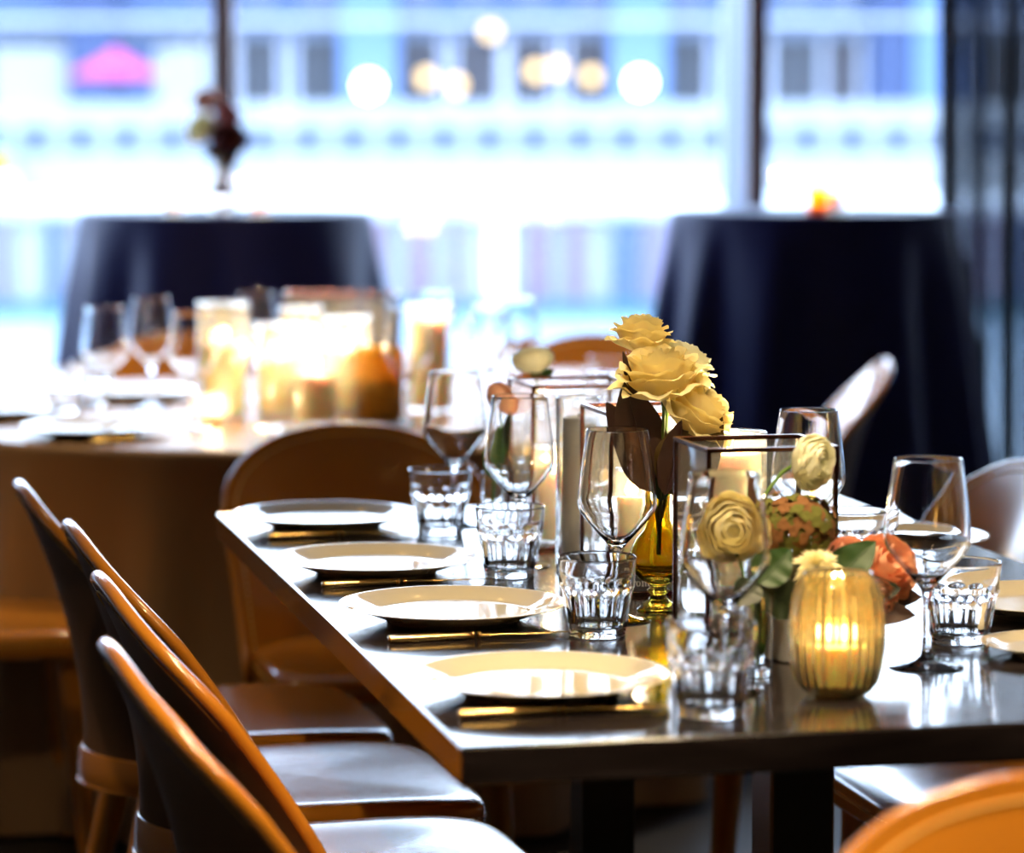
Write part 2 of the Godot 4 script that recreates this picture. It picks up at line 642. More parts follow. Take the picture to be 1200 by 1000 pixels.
	for s in [-1.0, 1.0]:
		m = MB.new()
		m.tube([Vector3(-0.10, 0.42, 0.165 * s), Vector3(-0.115, 0.36, 0.168 * s), Vector3(-0.165, 0.15, 0.18 * s), Vector3(-0.20, 0.0, 0.19 * s)], [0.027, 0.026, 0.02, 0.016], 12)
		part(t, "leg", m.mesh(), M.leather_tan)
		m = MB.new()
		m.tube([Vector3(0.175, 0.42, 0.15 * s), Vector3(0.18, 0.30, 0.155 * s), Vector3(0.20, 0.0, 0.17 * s)], [0.027, 0.024, 0.016], 12)
		part(t, "leg", m.mesh(), M.leather_tan)
	return t

func chairs() -> void:
	var src: Node3D = make_chair()
	src.name = numbered("dining_chair")
	add_child(src)
	tag(src, "tan leather chair nearest the camera on the long table's left side", "chair", "leather chairs")
	var p := T(-0.028, 0.28, -0.75)
	src.position = p
	src.rotation.y = YAW + 0.045
	var list := [
		["tan leather chair second nearest on the long table's left side", T(0.008, 0.785, -0.75), YAW + 0.045],
		["tan leather chair third from the front on the long table's left side", T(0.012, 1.293, -0.75), YAW + 0.045],
		["tan leather chair farthest back on the long table's left side, beside the brown cloth", T(-0.022, 1.80, -0.75), YAW + 0.045],
		["brown leather chair facing the camera at the far end of the long table", T(0.335, 2.32, -0.75), YAW - PI / 2 + 0.05],
		["leather chair on the right behind the far right wine glass, window light on it", T(1.01, 1.70, -0.75), YAW + PI + 0.10],
		["leather chair at the right edge beside the right plates, its rim just showing", T(1.02, 1.12, -0.75), YAW + PI],
		["leather chair cut by the right edge, front corner of its seat under the table", T(1.02, 0.54, -0.75), YAW + PI],
		["out of focus orange leather chair back in the bottom right corner", T(0.385, -0.84, -0.75), YAW - PI / 2],
		["leather chair standing in front of the right cocktail table, turned away", Vector3(0.57, 0, -7.2), PI - 0.02],
		["orange leather seat beside the brown tablecloth, cut by the left edge", Vector3(-1.0, 0, -5.72), 0.25],
		["blurred orange chair at the left edge behind the round table", Vector3(-1.42, 0, -7.40), -0.55],
		["blurred orange chair behind the wine glasses at the back of the round table", Vector3(-0.745, 0, -7.87), -1.2],
		["blurred orange chair behind the lantern and white flower, right of the round table", Vector3(0.08, 0, -7.84), -2.1],
	]
	for c in list:
		copy(src, "dining_chair", c[0], c[1], c[2], "leather chairs")

# ---------------------------------------------------------------- long table
func long_table() -> void:
	var t := thing("dining_table", "long dark stained wooden dining table on black posts", "table", TO - Vector3(0, 0.75, 0), YAW)
	part(t, "tabletop", box_mesh(Vector3(TW / 2, 0.73, -TL / 2), Vector3(TW, 0.04, TL), 0.0025), M.wood_dark)
	for b in [0.43, 1.32]:
		part(t, "post", box_mesh(Vector3(0.475, 0.372, -b), Vector3(0.076, 0.676, 0.076), 0.003), M.post_black)
		part(t, "foot", box_mesh(Vector3(0.475, 0.017, -b), Vector3(0.62, 0.034, 0.09), 0.004), M.post_black)
		part(t, "bracket", box_mesh(Vector3(0.432, 0.68, -b), Vector3(0.008, 0.05, 0.03), 0.001), M.post_black)

# ---------------------------------------------------------------- tableware
func plate_mesh(r: float, h: float) -> ArrayMesh:
	var m := MB.new()
	m.lathe([Vector2(0, 0.004), Vector2(r * 0.52, 0.004), Vector2(r * 0.54, 0.0), Vector2(r * 0.58, 0.0), Vector2(r * 0.60, 0.004), Vector2(r * 0.70, h * 0.38), Vector2(r * 0.90, h * 0.80), Vector2(r * 0.985, h * 0.93), Vector2(r, h * 0.97), Vector2(r * 0.996, h), Vector2(r * 0.97, h * 1.0), Vector2(r * 0.86, h * 0.86), Vector2(r * 0.74, h * 0.66), Vector2(r * 0.70, h * 0.56), Vector2(r * 0.66, h * 0.50), Vector2(r * 0.62, h * 0.46), Vector2(r * 0.3, h * 0.44), Vector2(0, h * 0.44)], 72)
	return m.mesh()

func wine_mesh() -> ArrayMesh:
	var o := [Vector2(0, 0.0), Vector2(0.030, 0.0), Vector2(0.041, 0.0), Vector2(0.0425, 0.0008), Vector2(0.041, 0.0022), Vector2(0.026, 0.0042), Vector2(0.013, 0.0075), Vector2(0.0065, 0.013), Vector2(0.0046, 0.022), Vector2(0.0041, 0.04), Vector2(0.0042, 0.065), Vector2(0.0050, 0.078), Vector2(0.0072, 0.087), Vector2(0.0130, 0.0955), Vector2(0.0240, 0.1075), Vector2(0.0360, 0.1212), Vector2(0.0446, 0.1322), Vector2(0.0478, 0.1388), Vector2(0.0486, 0.145), Vector2(0.0481, 0.153), Vector2(0.0464, 0.170), Vector2(0.0431, 0.197), Vector2(0.0395, 0.222), Vector2(0.0376, 0.2340), Vector2(0.0371, 0.2352), Vector2(0.0365, 0.2340)]
	var i := [Vector2(0.0383, 0.222), Vector2(0.0419, 0.197), Vector2(0.0452, 0.170), Vector2(0.0469, 0.153), Vector2(0.0473, 0.146), Vector2(0.0466, 0.140), Vector2(0.0436, 0.1338), Vector2(0.0348, 0.1228), Vector2(0.0230, 0.1093), Vector2(0.0120, 0.0995), Vector2(0.005, 0.0962), Vector2(0, 0.0955)]
	var m := MB.new()
	m.lathe(o + i, 56)
	return m.mesh()

func tumbler_mesh() -> ArrayMesh:
	var prof := [Vector2(0, 0.0015), Vector2(0.028, 0.001), Vector2(0.0315, 0.0), Vector2(0.0335, 0.0012), Vector2(0.0340, 0.0035), Vector2(0.0338, 0.006), Vector2(0.0352, 0.009), Vector2(0.0365, 0.016), Vector2(0.0385, 0.028), Vector2(0.0405, 0.040), Vector2(0.0422, 0.050), Vector2(0.0436, 0.056), Vector2(0.0448, 0.060), Vector2(0.0452, 0.064), Vector2(0.0450, 0.069), Vector2(0.0456, 0.078), Vector2(0.0470, 0.0920), Vector2(0.0472, 0.0942), Vector2(0.0464, 0.0955), Vector2(0.0456, 0.0942), Vector2(0.0440, 0.080), Vector2(0.0428, 0.068), Vector2(0.0405, 0.055), Vector2(0.0370, 0.035), Vector2(0.0345, 0.018), Vector2(0.0325, 0.0125), Vector2(0.026, 0.0105), Vector2(0, 0.0098)]
	var m := MB.new()
	m.lathe(prof, 100, "flutes")
	return m.mesh()

func knife_meshes() -> Array:
	var h := MB.new()
	h.tube([Vector3(0, 0.005, 0), Vector3(0.003, 0.005, 0), Vector3(0.05, 0.005, 0), Vector3(0.095, 0.005, 0), Vector3(0.10, 0.005, 0)], [0.0045, 0.0072, 0.0066, 0.005, 0.0042], 14, 0.7)
	var c := MB.new()
	for x in [0.101, 0.108]:
		c.lathe([Vector2(0, -0.002), Vector2(0.0044, -0.002), Vector2(0.0052, 0.0), Vector2(0.0044, 0.002), Vector2(0, 0.002)], 12)
	var c2 := MB.new()
	c2.append(c, Transform3D(Basis(Vector3.BACK, PI / 2), Vector3(0.102, 0.005, 0)))
	c2.append(c, Transform3D(Basis(Vector3.BACK, PI / 2), Vector3(0.110, 0.005, 0)))
	var b := MB.new()
	var rows: Array = []
	for q in [[0.112, 0.002, 0.0016], [0.122, 0.005, 0.0016], [0.15, 0.0085, 0.0014], [0.19, 0.0095, 0.0012], [0.212, 0.0075, 0.001], [0.224, 0.0015, 0.0006]]:
		rows.append(PackedVector3Array([Vector3(q[0], 0.0045, -q[1]), Vector3(q[0], 0.0045 + q[2], 0), Vector3(q[0], 0.0045, q[1] * 0.6), Vector3(q[0], 0.0045 - q[2], 0)]))
	b.grid(rows, true)
	return [h.mesh(), c2.mesh(), b.mesh()]

func fork(label: String, at: Vector3, turn: float) -> void:
	var t := thing("fork", label, "fork", at, turn)
	var m := MB.new()
	m.tube([Vector3(0.075, 0.010, 0), Vector3(0.10, 0.015, 0), Vector3(0.14, 0.010, 0), Vector3(0.20, 0.006, 0)], [0.0025, 0.003, 0.0045, 0.0055], 10, 0.6)
	part(t, "handle", m.mesh(), M.gold)
	m = MB.new()
	m.tube([Vector3(0.048, 0.003, 0), Vector3(0.060, 0.005, 0), Vector3(0.070, 0.008, 0), Vector3(0.078, 0.011, 0)], [0.010, 0.0105, 0.008, 0.003], 14, 0.13)
	part(t, "head", m.mesh(), M.gold)
	for k in 4:
		m = MB.new()
		var z := (k - 1.5) * 0.0052
		m.tube([Vector3(0.054, 0.0035, z), Vector3(0.03, 0.0018, z), Vector3(0.01, 0.003, z * 0.9), Vector3(0.0, 0.006, z * 0.85)], [0.0016, 0.0015, 0.0013, 0.0006], 6)
		part(t, "tine", m.mesh(), M.gold)

func tableware() -> void:
	var pm := plate_mesh(0.14, 0.023)
	var where := "on the long table"
	for a in [[0.140, 0.265, "cream dinner plate nearest the camera on the long table"], [0.148, 0.775, "cream dinner plate second nearest along the table's left edge"], [0.128, 1.20, "cream dinner plate third along the table's left edge"], [0.140, 1.70, "cream dinner plate at the far left corner of the long table"], [0.885, 0.66, "cream dinner plate cut by the right edge, beside a tumbler"], [0.885, 1.27, "cream dinner plate seen through the rightmost wine glass"]]:
		tag(part(self, "dinner_plate", pm, M.ceramic, T(a[0], a[1])), a[2], "plate", "cream dinner plates")
	tag(part(self, "side_plate", plate_mesh(0.088, 0.014), M.ceramic, T(0.775, 0.385)), "small cream side plate at the right edge in front of the fork", "plate")
	for a in [[-0.811, -6.10, "blurred cream plate at the front of the round table beside a knife"], [-1.08, -6.50, "blurred plate cut by the left edge on the round table"], [-0.83, -6.93, "blurred plate behind the two wine glasses on the round table"], [-0.36, -6.00, "plate on the round table just behind the brown chair back"]]:
		tag(part(self, "dinner_plate", pm, M.ceramic, Vector3(a[0], 0.751, a[1])), a[2], "plate", "cream plates on the round table")
	# wine glasses
	var wm := wine_mesh()
	for a in [[0.334, 0.233, "clear wine glass nearest the camera, a cream ranunculus showing through it"], [0.344, 0.732, "clear wine glass behind the middle tumbler, a candle flame showing through it"], [0.332, 1.222, "clear wine glass in front of the tall lantern and grey candle"], [0.332, 1.67, "clear wine glass at the far end, dark chair showing in its bowl"], [0.653, 0.935, "clear wine glass behind the white flower on the right"], [0.598, 0.332, "clear wine glass on the right with its stem and foot in full view"]]:
		tag(part(self, "wine_glass", wm, M.glass_clear, T(a[0], a[1])), a[2], "wine glass", "wine glasses on the long table")
	for a in [[-0.826, -6.39, "blurred wine glass leftmost on the round table"], [-0.767, -6.70, "blurred wine glass second from the left on the round table"], [-0.631, -6.22, "blurred wine glass beside the tealight on the round table"], [-0.56, -6.90, "blurred wine glass left of the lantern behind the candles"], [-0.211, -6.33, "blurred wine glass in front of the gold glittering vase"], [-0.17, -6.97, "blurred wine glass behind the gold glittering vase"], [0.01, -6.75, "pale blurred wine glass right of the candles against the window"], [-0.044, -6.48, "pale blurred wine glass just left of the white ranunculus"]]:
		tag(part(self, "wine_glass", wm, M.glass_clear, Vector3(a[0], 0.751, a[1])), a[2], "wine glass", "wine glasses on the round table")
	var tm := tumbler_mesh()
	for a in [[0.284, 0.108, 0.1, "fluted glass tumbler nearest the camera beside the nearest plate"], [0.292, 0.624, 0.4, "fluted glass tumbler between the second plate and the gold vase"], [0.298, 1.13, 0.2, "fluted glass tumbler beside the third plate on the left"], [0.295, 1.595, 0.5, "fluted glass tumbler beside the far left plate"], [0.731, 0.987, 0.3, "fluted glass tumbler behind the copper lantern bar and peach petals"], [0.697, 0.489, 0.0, "fluted glass tumbler at right behind the wine glass stem"]]:
		tag(part(self, "tumbler", tm, M.glass_clear, T(a[0], a[1]), Basis(Vector3.UP, a[2])), a[3], "tumbler", "fluted tumblers on the long table")
	for a in [[-0.94, -6.62, "blurred tumbler leftmost on the round table"], [-0.90, -6.74, "blurred tumbler below the leftmost wine glass"], [0.115, -6.60, "blurred tumbler behind the tall lantern on the round table"], [0.215, -6.90, "blurred tumbler left of the roses on the round table"]]:
		tag(part(self, "tumbler", tm, M.glass_clear, Vector3(a[0], 0.751, a[1])), a[2], "tumbler", "tumblers on the round table")
	var km := knife_meshes()
	for a in [[T(0.026, 0.143), YAW, "gold knife nearest the camera in front of the nearest plate"], [T(0.040, 0.622), YAW + 0.05, "gold knife lying in front of the second plate"], [T(0.034, 1.075), YAW + 0.03, "gold knife lying in front of the third plate"], [T(0.034, 1.575), YAW + 0.03, "gold knife lying in front of the far left plate"], [Vector3(-0.80, 0.751, -5.95), 0.5, "blurred knife on the front edge of the round table"]]:
		var t := thing("table_knife", a[2], "knife", a[0], a[1], "gold table knives")
		part(t, "handle", km[0], M.gold)
		part(t, "collar", km[1], M.gold)
		part(t, "blade", km[2], M.gold)
	fork("gold fork at the right edge behind the small side plate", T(0.745, 0.492), YAW + 0.08)

# ---------------------------------------------------------------- candles and lanterns
func flame_mesh(s: float) -> ArrayMesh:
	var m := MB.new()
	m.lathe([Vector2(0, 0), Vector2(0.0028 * s, 0.001 * s), Vector2(0.0045 * s, 0.006 * s), Vector2(0.0042 * s, 0.012 * s), Vector2(0.0026 * s, 0.020 * s), Vector2(0.001 * s, 0.027 * s), Vector2(0, 0.031 * s)], 12)
	return m.mesh()

func candle(called: String, label: String, at: Vector3, r: float, h: float, mt: Material, lit: float, group := "") -> Node3D:
	var t := thing(called, label, "candle", at, 0, group)
	var m := MB.new()
	m.lathe([Vector2(0, 0), Vector2(r - 0.002, 0), Vector2(r, 0.002), Vector2(r, h - 0.004), Vector2(r - 0.0012, h - 0.0012), Vector2(r - 0.004, h), Vector2(r * 0.75, h - 0.002), Vector2(r * 0.4, h - 0.004), Vector2(0, h - 0.0045)], 40)
	part(t, "wax_body", m.mesh(), mt)
	m = MB.new()
	m.tube([Vector3(0, h - 0.0045, 0), Vector3(0.0005, h + 0.004, 0)], [0.0009], 6)
	part(t, "wick", m.mesh(), M.wick)
	if lit > 0.0:
		var s := 1.0 if r > 0.02 else 0.8
		var f := part(t, "flame", flame_mesh(s), M.flame, Vector3(0, h + 0.0015, 0))
		var l := OmniLight3D.new()
		l.name = "flame_glow"
		l.light_color = Color(1.0, 0.88, 0.66)
		l.light_energy = lit
		l.light_size = 0.003
		l.omni_range = 12
		l.omni_attenuation = 2
		l.shadow_enabled = true
		l.position = Vector3(0, h + 0.0015 + 0.012 * s, 0)
		t.add_child(l)
	return t

func cylinder_glass(called: String, label: String, at: Vector3, r: float, h: float, mt: Material, wall := 0.0022, base := 0.006, group := "") -> MeshInstance3D:
	var m := MB.new()
	m.lathe([Vector2(0, 0.0005), Vector2(r - 0.003, 0), Vector2(r - 0.001, 0.0006), Vector2(r, 0.003), Vector2(r, h - 0.0012), Vector2(r - wall * 0.5, h), Vector2(r - wall, h - 0.0012), Vector2(r - wall, base + 0.002), Vector2(r - wall - 0.002, base), Vector2(0, base)], 48)
	var o := part(self, called, m.mesh(), mt, at)
	tag(o, label, "vase" if called == "bud_vase" else "candle glass", group)
	if mt == M.glass_thin_solid:
		m = MB.new()
		m.lathe([Vector2(r - wall, h + 0.0003), Vector2(r, h + 0.0003), Vector2(r + 0.0007, h + 0.0018), Vector2(r, h + 0.0035), Vector2(r - wall, h + 0.0035), Vector2(r - wall - 0.0007, h + 0.0018), Vector2(r - wall, h + 0.0003)], 48)
		part(o, "rim", m.mesh(), M.glass_clear)
	return o

func lantern(label: String, a: float, b: float, w: float, d: float, h: float, at := Vector3.INF, turn := YAW) -> void:
	var t := thing("glass_lantern", label, "lantern", T(a, b) if at == Vector3.INF else at, turn, "copper framed glass lanterns")
	var q := 0.0054
	for x in [0.0, w]:
		for z in [0.0, -d]:
			part(t, "frame_bar", box_mesh(Vector3(x, h / 2, z), Vector3(q, h - q, q), 0.0006), M.copper_dark)
	for y in [q / 2, h - q / 2]:
		for x in [0.0, w]:
			part(t, "frame_bar", box_mesh(Vector3(x, y, -d / 2), Vector3(q, q, d - q), 0.0006), M.copper_dark)
		for z in [0.0, -d]:
			part(t, "frame_bar", box_mesh(Vector3(w / 2, y, z), Vector3(w + q, q, q), 0.0006), M.copper_dark)
	for z in [0.0, -d]:
		part(t, "glass_pane", box_mesh(Vector3(w / 2, h / 2, z), Vector3(w - q, h - q * 2, 0.0008)), M.pane_clear)
	for x in [0.0, w]:
		part(t, "glass_pane", box_mesh(Vector3(x, h / 2, -d / 2), Vector3(0.0008, h - q * 2, d - q)), M.pane_clear)
	part(t, "base_plate", box_mesh(Vector3(w / 2, 0.0012, -d / 2), Vector3(w - q, 0.0016, d - q)), M.copper_dark)

func ribbed_votive(at: Vector3) -> void:
	var o := [Vector2(0, 0.001), Vector2(0.022, 0.0), Vector2(0.030, 0.0012), Vector2(0.037, 0.006), Vector2(0.0435, 0.016), Vector2(0.0480, 0.032), Vector2(0.0500, 0.052), Vector2(0.0505, 0.072), Vector2(0.0495, 0.092), Vector2(0.0468, 0.110), Vector2(0.0430, 0.121), Vector2(0.0390, 0.1275), Vector2(0.0372, 0.1310), Vector2(0.0362, 0.1320), Vector2(0.0350, 0.1310)]
	var i := [Vector2(0.0362, 0.1265), Vector2(0.0400, 0.1190), Vector2(0.0440, 0.108), Vector2(0.0468, 0.091), Vector2(0.0478, 0.072), Vector2(0.0472, 0.052), Vector2(0.0450, 0.033), Vector2(0.040, 0.018), Vector2(0.033, 0.011), Vector2(0.024, 0.008), Vector2(0, 0.007)]
	var m := MB.new()
	m.lathe(o, 224, "ribs")
	var n := MB.new()
	n.lathe([Vector2(0.0350, 0.1310)] + i, 168)
	m.append(n, Transform3D.IDENTITY)
	tag(part(self, "ribbed_votive", m.mesh(), M.glass_ribbed, at), "ribbed amber glass candle holder glowing at the front right", "candle holder")

func candles() -> void:
	var w := 0.152
	lantern("copper framed glass lantern nearest the camera, behind the ranunculus", 0.383, 0.467, w, 0.14, 0.237)
	lantern("copper framed glass lantern in the middle behind the roses", 0.383, 0.92, w, 0.15, 0.237)
	lantern("dark framed glass lantern farthest along the long table, white flower above it", 0.383, 1.36, w, 0.16, 0.237)
	lantern("blurred glass lantern behind the candles on the round table", 0, 0, 0.24, 0.16, 0.237, Vector3(-0.49, 0.751, -6.78), 0.02)
	# long table
	cylinder_glass("hurricane_glass", "clear glass cylinder round the lit cream pillar behind the nearest lantern", T(0.506, 0.80), 0.047, 0.219, M.glass_thin_solid)
	candle("pillar_candle", "lit cream pillar candle in the glass cylinder right of the gold vase", T(0.506, 0.80, 0.0066), 0.040, 0.190, M.wax_cream, 0.06)
	cylinder_glass("hurricane_glass", "narrow clear glass cylinder holding the grey candle", T(0.402, 1.172), 0.030, 0.236, M.glass_clear)
	candle("pillar_candle", "tall unlit grey pillar candle in narrow glass left of the middle lantern", T(0.402, 1.172, 0.0066), 0.0215, 0.203, M.wax_grey, 0.0)
	cylinder_glass("votive_glass", "small clear candle glass inside the middle lantern", T(0.432, 0.99), 0.024, 0.155, M.glass_thin_solid)
	candle("votive_candle", "lit cream candle in the small glass inside the middle lantern", T(0.432, 0.99, 0.0066), 0.0195, 0.112, M.wax_cream, 0.03)
	cylinder_glass("votive_glass", "clear candle glass at the back of the middle lantern", T(0.488, 1.03), 0.026, 0.12, M.glass_thin_solid)
	candle("votive_candle", "lit cream candle at the back of the middle lantern", T(0.488, 1.03, 0.0066), 0.020, 0.075, M.wax_cream, 0.03)
	cylinder_glass("votive_glass", "clear candle glass inside the farthest lantern on the long table", T(0.43, 1.44), 0.027, 0.14, M.glass_thin_solid)
	candle("votive_candle", "lit cream candle inside the farthest lantern on the long table", T(0.43, 1.44, 0.0066), 0.021, 0.10, M.wax_cream, 0.03)
	cylinder_glass("votive_glass", "slim clear candle glass behind the brown hydrangea", T(0.602, 0.76), 0.017, 0.10, M.glass_thin_solid)
	candle("votive_candle", "slim lit candle rising behind the brown hydrangea and white flower", T(0.602, 0.76, 0.0066), 0.0085, 0.130, M.wax_cream, 0.02)
	cylinder_glass("votive_glass", "clear straight glass inside the nearest lantern", T(0.435, 0.53), 0.030, 0.15, M.glass_clear)
	ribbed_votive(T(0.445, 0.187))
	candle("tealight", "lit tealight inside the ribbed amber holder", T(0.445, 0.187, 0.0085), 0.021, 0.045, M.wax_cream, 0.10)
	# round table
	for a in [[-0.595, -6.49, 0.053, 0.235, 0.15, "blurred glass cylinder leftmost of the candle cluster"], [-0.485, -6.52, 0.050, 0.19, 0.115, "blurred glass cylinder second from left in the candle cluster"], [-0.445, -6.66, 0.046, 0.215, 0.12, "blurred glass cylinder at the back of the candle cluster"], [-0.398, -6.36, 0.050, 0.155, 0.095, "blurred low glass cylinder at the front of the candle cluster"], [-0.345, -6.58, 0.050, 0.20, 0.13, "blurred glass cylinder right of the candle cluster's centre"], [-0.175, -6.66, 0.048, 0.222, 0.185, "blurred glass cylinder rightmost, beyond the gold vase"]]:
		cylinder_glass("hurricane_glass", a[5], Vector3(a[0], 0.751, a[1]), a[2], a[3], M.glass_thin_solid, 0.003, 0.005, "candle glasses on the round table")
		candle("pillar_candle", "lit cream pillar in the " + a[5].replace("blurred ", ""), Vector3(a[0], 0.7566, a[1]), a[2] - 0.009, a[4], M.wax_cream, 0.03, "pillar candles on the round table")
	cylinder_glass("votive_glass", "blurred sparkling tealight glass at the front of the round table", Vector3(-0.60, 0.751, -6.31), 0.032, 0.06, M.glass_thin_solid)
	candle("tealight", "lit tealight in the sparkling glass on the round table", Vector3(-0.60, 0.7566, -6.31), 0.02, 0.022, M.wax_cream, 0.03)
	var m := MB.new()
	m.lathe([Vector2(0, 0), Vector2(0.046, 0), Vector2(0.050, 0.004), Vector2(0.051, 0.02), Vector2(0.051, 0.146), Vector2(0.0495, 0.148), Vector2(0.048, 0.146), Vector2(0.048, 0.006), Vector2(0, 0.006)], 48)
	tag(part(self, "gold_vase", m.mesh(), M.glitter, Vector3(-0.272, 0.751, -6.44)), "gold glittering candle pot among the candles on the round table", "vase")
	candle("tealight", "lit tealight inside the gold glittering pot", Vector3(-0.272, 0.758, -6.44), 0.03, 0.09, M.wax_cream, 0.04)

# ---------------------------------------------------------------- flowers
func petal(w: float, r0: float, r1: float, h: float, curl: float, ruffle: float, sd: int) -> ArrayMesh:
	var g := RandomNumberGenerator.new()
	g.seed = sd
	var p1 := g.randf() * TAU
	var p2 := g.randf() * TAU
	var rows: Array = []
	for i in 10:
		var b := i / 9.0
		var row := PackedVector3Array()
		for j in 11:
			var a := j / 5.0 - 1.0
			var tip := 1.0 - 0.16 * pow(absf(a), 2.6)
			var be := b * tip
			var ang := a * w * (0.30 + 0.70 * pow(b, 0.55))
			var lip := pow(maxf(0.0, be - 0.70) / 0.30, 2.0)
			var r := lerpf(r0, r1, sin(minf(be * 1.25, 1.0) * PI / 2)) + curl * lip * (1.0 - 0.5 * absf(a))
			r += ruffle * be * be * sin(a * 5.0 + p1)
			var y := h * be - 0.35 * curl * lip + ruffle * be * be * sin(a * 6.3 + p2) + 0.05 * h * be * maxf(0.0, 1.0 - 3.0 * absf(a))
			row.push_back(Vector3(r * cos(ang), y, r * sin(ang)))
		rows.append(row)
	var m := MB.new()
	m.grid(rows)
	return m.mesh(false)

func globe_petal(w: float, rad: float, phi: float, ruffle: float, sd: int) -> ArrayMesh:
	var g := RandomNumberGenerator.new()
	g.seed = sd
	var p1 := g.randf() * TAU
	var rows: Array = []
	for i in 9:
		var b := i / 8.0
		var row := PackedVector3Array()
		for j in 11:
			var a := j / 5.0 - 1.0
			var be := b * (1.0 - 0.14 * a * a)
			var f := be * phi
			var ang := a * w * (0.35 + 0.65 * pow(b, 0.5))
			var rr := rad * (1.0 + ruffle * be * sin(a * 4.0 + p1))
			row.push_back(Vector3(rr * sin(f) * cos(ang), rad * (1.0 - cos(f)) * 0.92, rr * sin(f) * sin(ang)))
		rows.append(row)
	var m := MB.new()
	m.grid(rows)
	return m.mesh(false)

func axis_basis(up: Vector3, spin := 0.0) -> Basis:
	var y := up.normalized()
	var x := y.cross(Vector3(0.3, 0.1, 1)).normalized()
	return Basis(x, y, x.cross(y)) * Basis(Vector3.UP, spin)

func stem_part(t: Node, pts: Array, r := 0.0018, mt := "stem_green") -> void:
	var m := MB.new()
	m.tube(pts, [r], 8)
	part(t, "stem", m.mesh(), M[mt])

var rose_layers: Array = []
func rose(label: String, at: Vector3, up: Vector3, size: float, mt: String, stem_to: Vector3, spin: float) -> Node3D:
	if rose_layers.is_empty():
		for q in [[2.4, 0.002, 0.005, 0.047, 0.0, 0.0004, 3, 0.002], [1.5, 0.003, 0.010, 0.048, 0.001, 0.0008, 3, 0.001], [1.25, 0.004, 0.015, 0.049, 0.002, 0.0012, 4, 0.0], [1.15, 0.005, 0.020, 0.050, 0.004, 0.0016, 4, -0.001], [1.05, 0.006, 0.026, 0.049, 0.006, 0.0022, 5, -0.002], [0.98, 0.007, 0.031, 0.043, 0.009, 0.0030, 5, -0.003], [0.92, 0.008, 0.035, 0.034, 0.012, 0.0036, 5, -0.003], [0.85, 0.008, 0.039, 0.023, 0.013, 0.0036, 5, -0.004]]:
			rose_layers.append([[petal(q[0], q[1], q[2], q[3], q[4], q[5], rose_layers.size() * 7 + 1), petal(q[0] * 0.95, q[1], q[2] * 1.04, q[3] * 0.96, q[4] * 1.2, q[5], rose_layers.size() * 7 + 2)], q[6], q[7]])
	var t := thing("rose", label, "rose", at, 0)
	var bs := axis_basis(up, spin)
	var k := 0
	for l in rose_layers.size():
		var q: Array = rose_layers[l]
		for i in q[1]:
			var turn: float = TAU * (i + 0.47 * l) / q[1]
			var b2 := bs * Basis(Vector3.UP, turn) * Basis.from_scale(Vector3.ONE * size)
			part(t, "petal", q[0][(i + l) % 2], M[mt], bs * Vector3(0, q[2], 0), b2)
			k += 1
	var se := leaf_mesh(0.03, 0.008, -0.01, 0.0)
	for i in 4:
		part(t, "sepal", se, M.leaf_green, bs * Vector3(0, -0.001, 0), bs * Basis(Vector3.UP, TAU * i / 4 + 0.4) * Basis(Vector3.BACK, 0.5))
	var mid := at * 0.5 + stem_to * 0.5 + Vector3(0, 0.0, 0) + up.normalized() * -0.01
	stem_part(t, [Vector3.ZERO, bs * Vector3(0, -0.02, 0), mid - at, stem_to - at], 0.0024)
	return t

var ran_layers: Array = []
func ranunculus(called: String, label: String, at: Vector3, up: Vector3, rad: float, mt: String, pts: Array, spin := 0.0, open := 1.0) -> Node3D:
	if ran_layers.is_empty():
		var l := 0
		for q in [[1.5, 0.30, 2.55, 4], [1.2, 0.42, 2.42, 4], [1.0, 0.54, 2.28, 5], [0.95, 0.66, 2.12, 5], [0.9, 0.78, 1.96, 6], [0.85, 0.90, 1.80, 6], [0.85, 1.0, 1.60, 6]]:
			ran_layers.append([[globe_petal(q[0], q[1], q[2], 0.06, l * 5 + 50), globe_petal(q[0] * 0.92, q[1] * 1.03, q[2] * 0.97, 0.08, l * 5 + 51)], q[3], 1.0 - q[1]])
			l += 1
	var t := thing(called, label, "flower", at, 0)
	var bs := axis_basis(up, spin)
	for l in ran_layers.size():
		var q: Array = ran_layers[l]
		for i in q[1]:
			var b2 := bs * Basis(Vector3.UP, TAU * (i + 0.41 * l) / q[1]) * Basis(Vector3.BACK, -0.06 * open) * Basis.from_scale(Vector3.ONE * rad)
			part(t, "petal", q[0][(i + l) % 2], M[mt], bs * Vector3(0, (q[2] * 1.0 - 0.92) * rad, 0), b2)
	if pts.size() > 0:
		var rel: Array = [bs * Vector3(0, -0.9 * rad, 0)]
		for p in pts:
			rel.append(p - at)
		stem_part(t, rel, 0.0022)
	return t

func leaf_mesh(length: float, width: float, bend: float, fold: float) -> ArrayMesh:
	var rows: Array = []
	for i in 15:
		var b := i / 14.0
		var wv := width * pow(sin(PI * pow(b, 0.8)), 0.75) * (1.0 if b < 1.0 else 0.0) + 0.0006
		var row := PackedVector3Array()
		for j in 9:
			var a := j / 4.0 - 1.0
			row.push_back(Vector3(length * b, bend * b * b + fold * absf(a) * wv + 0.06 * wv * sin(b * 22.0) * absf(a), a * wv))
		rows.append(row)
	var m := MB.new()
	m.grid(rows)
	var rib := MB.new()
	var pts: Array = []
	for i in 12:
		var b := i / 11.0
		pts.append(Vector3(length * b, bend * b * b + 0.0002, 0))
	rib.tube(pts, [0.0012, 0.0011, 0.001, 0.0009, 0.0008, 0.0007, 0.0006, 0.0005, 0.0004, 0.0003, 0.0002, 0.0001], 6)
	m.append(rib, Transform3D.IDENTITY)
	return m.mesh(false)

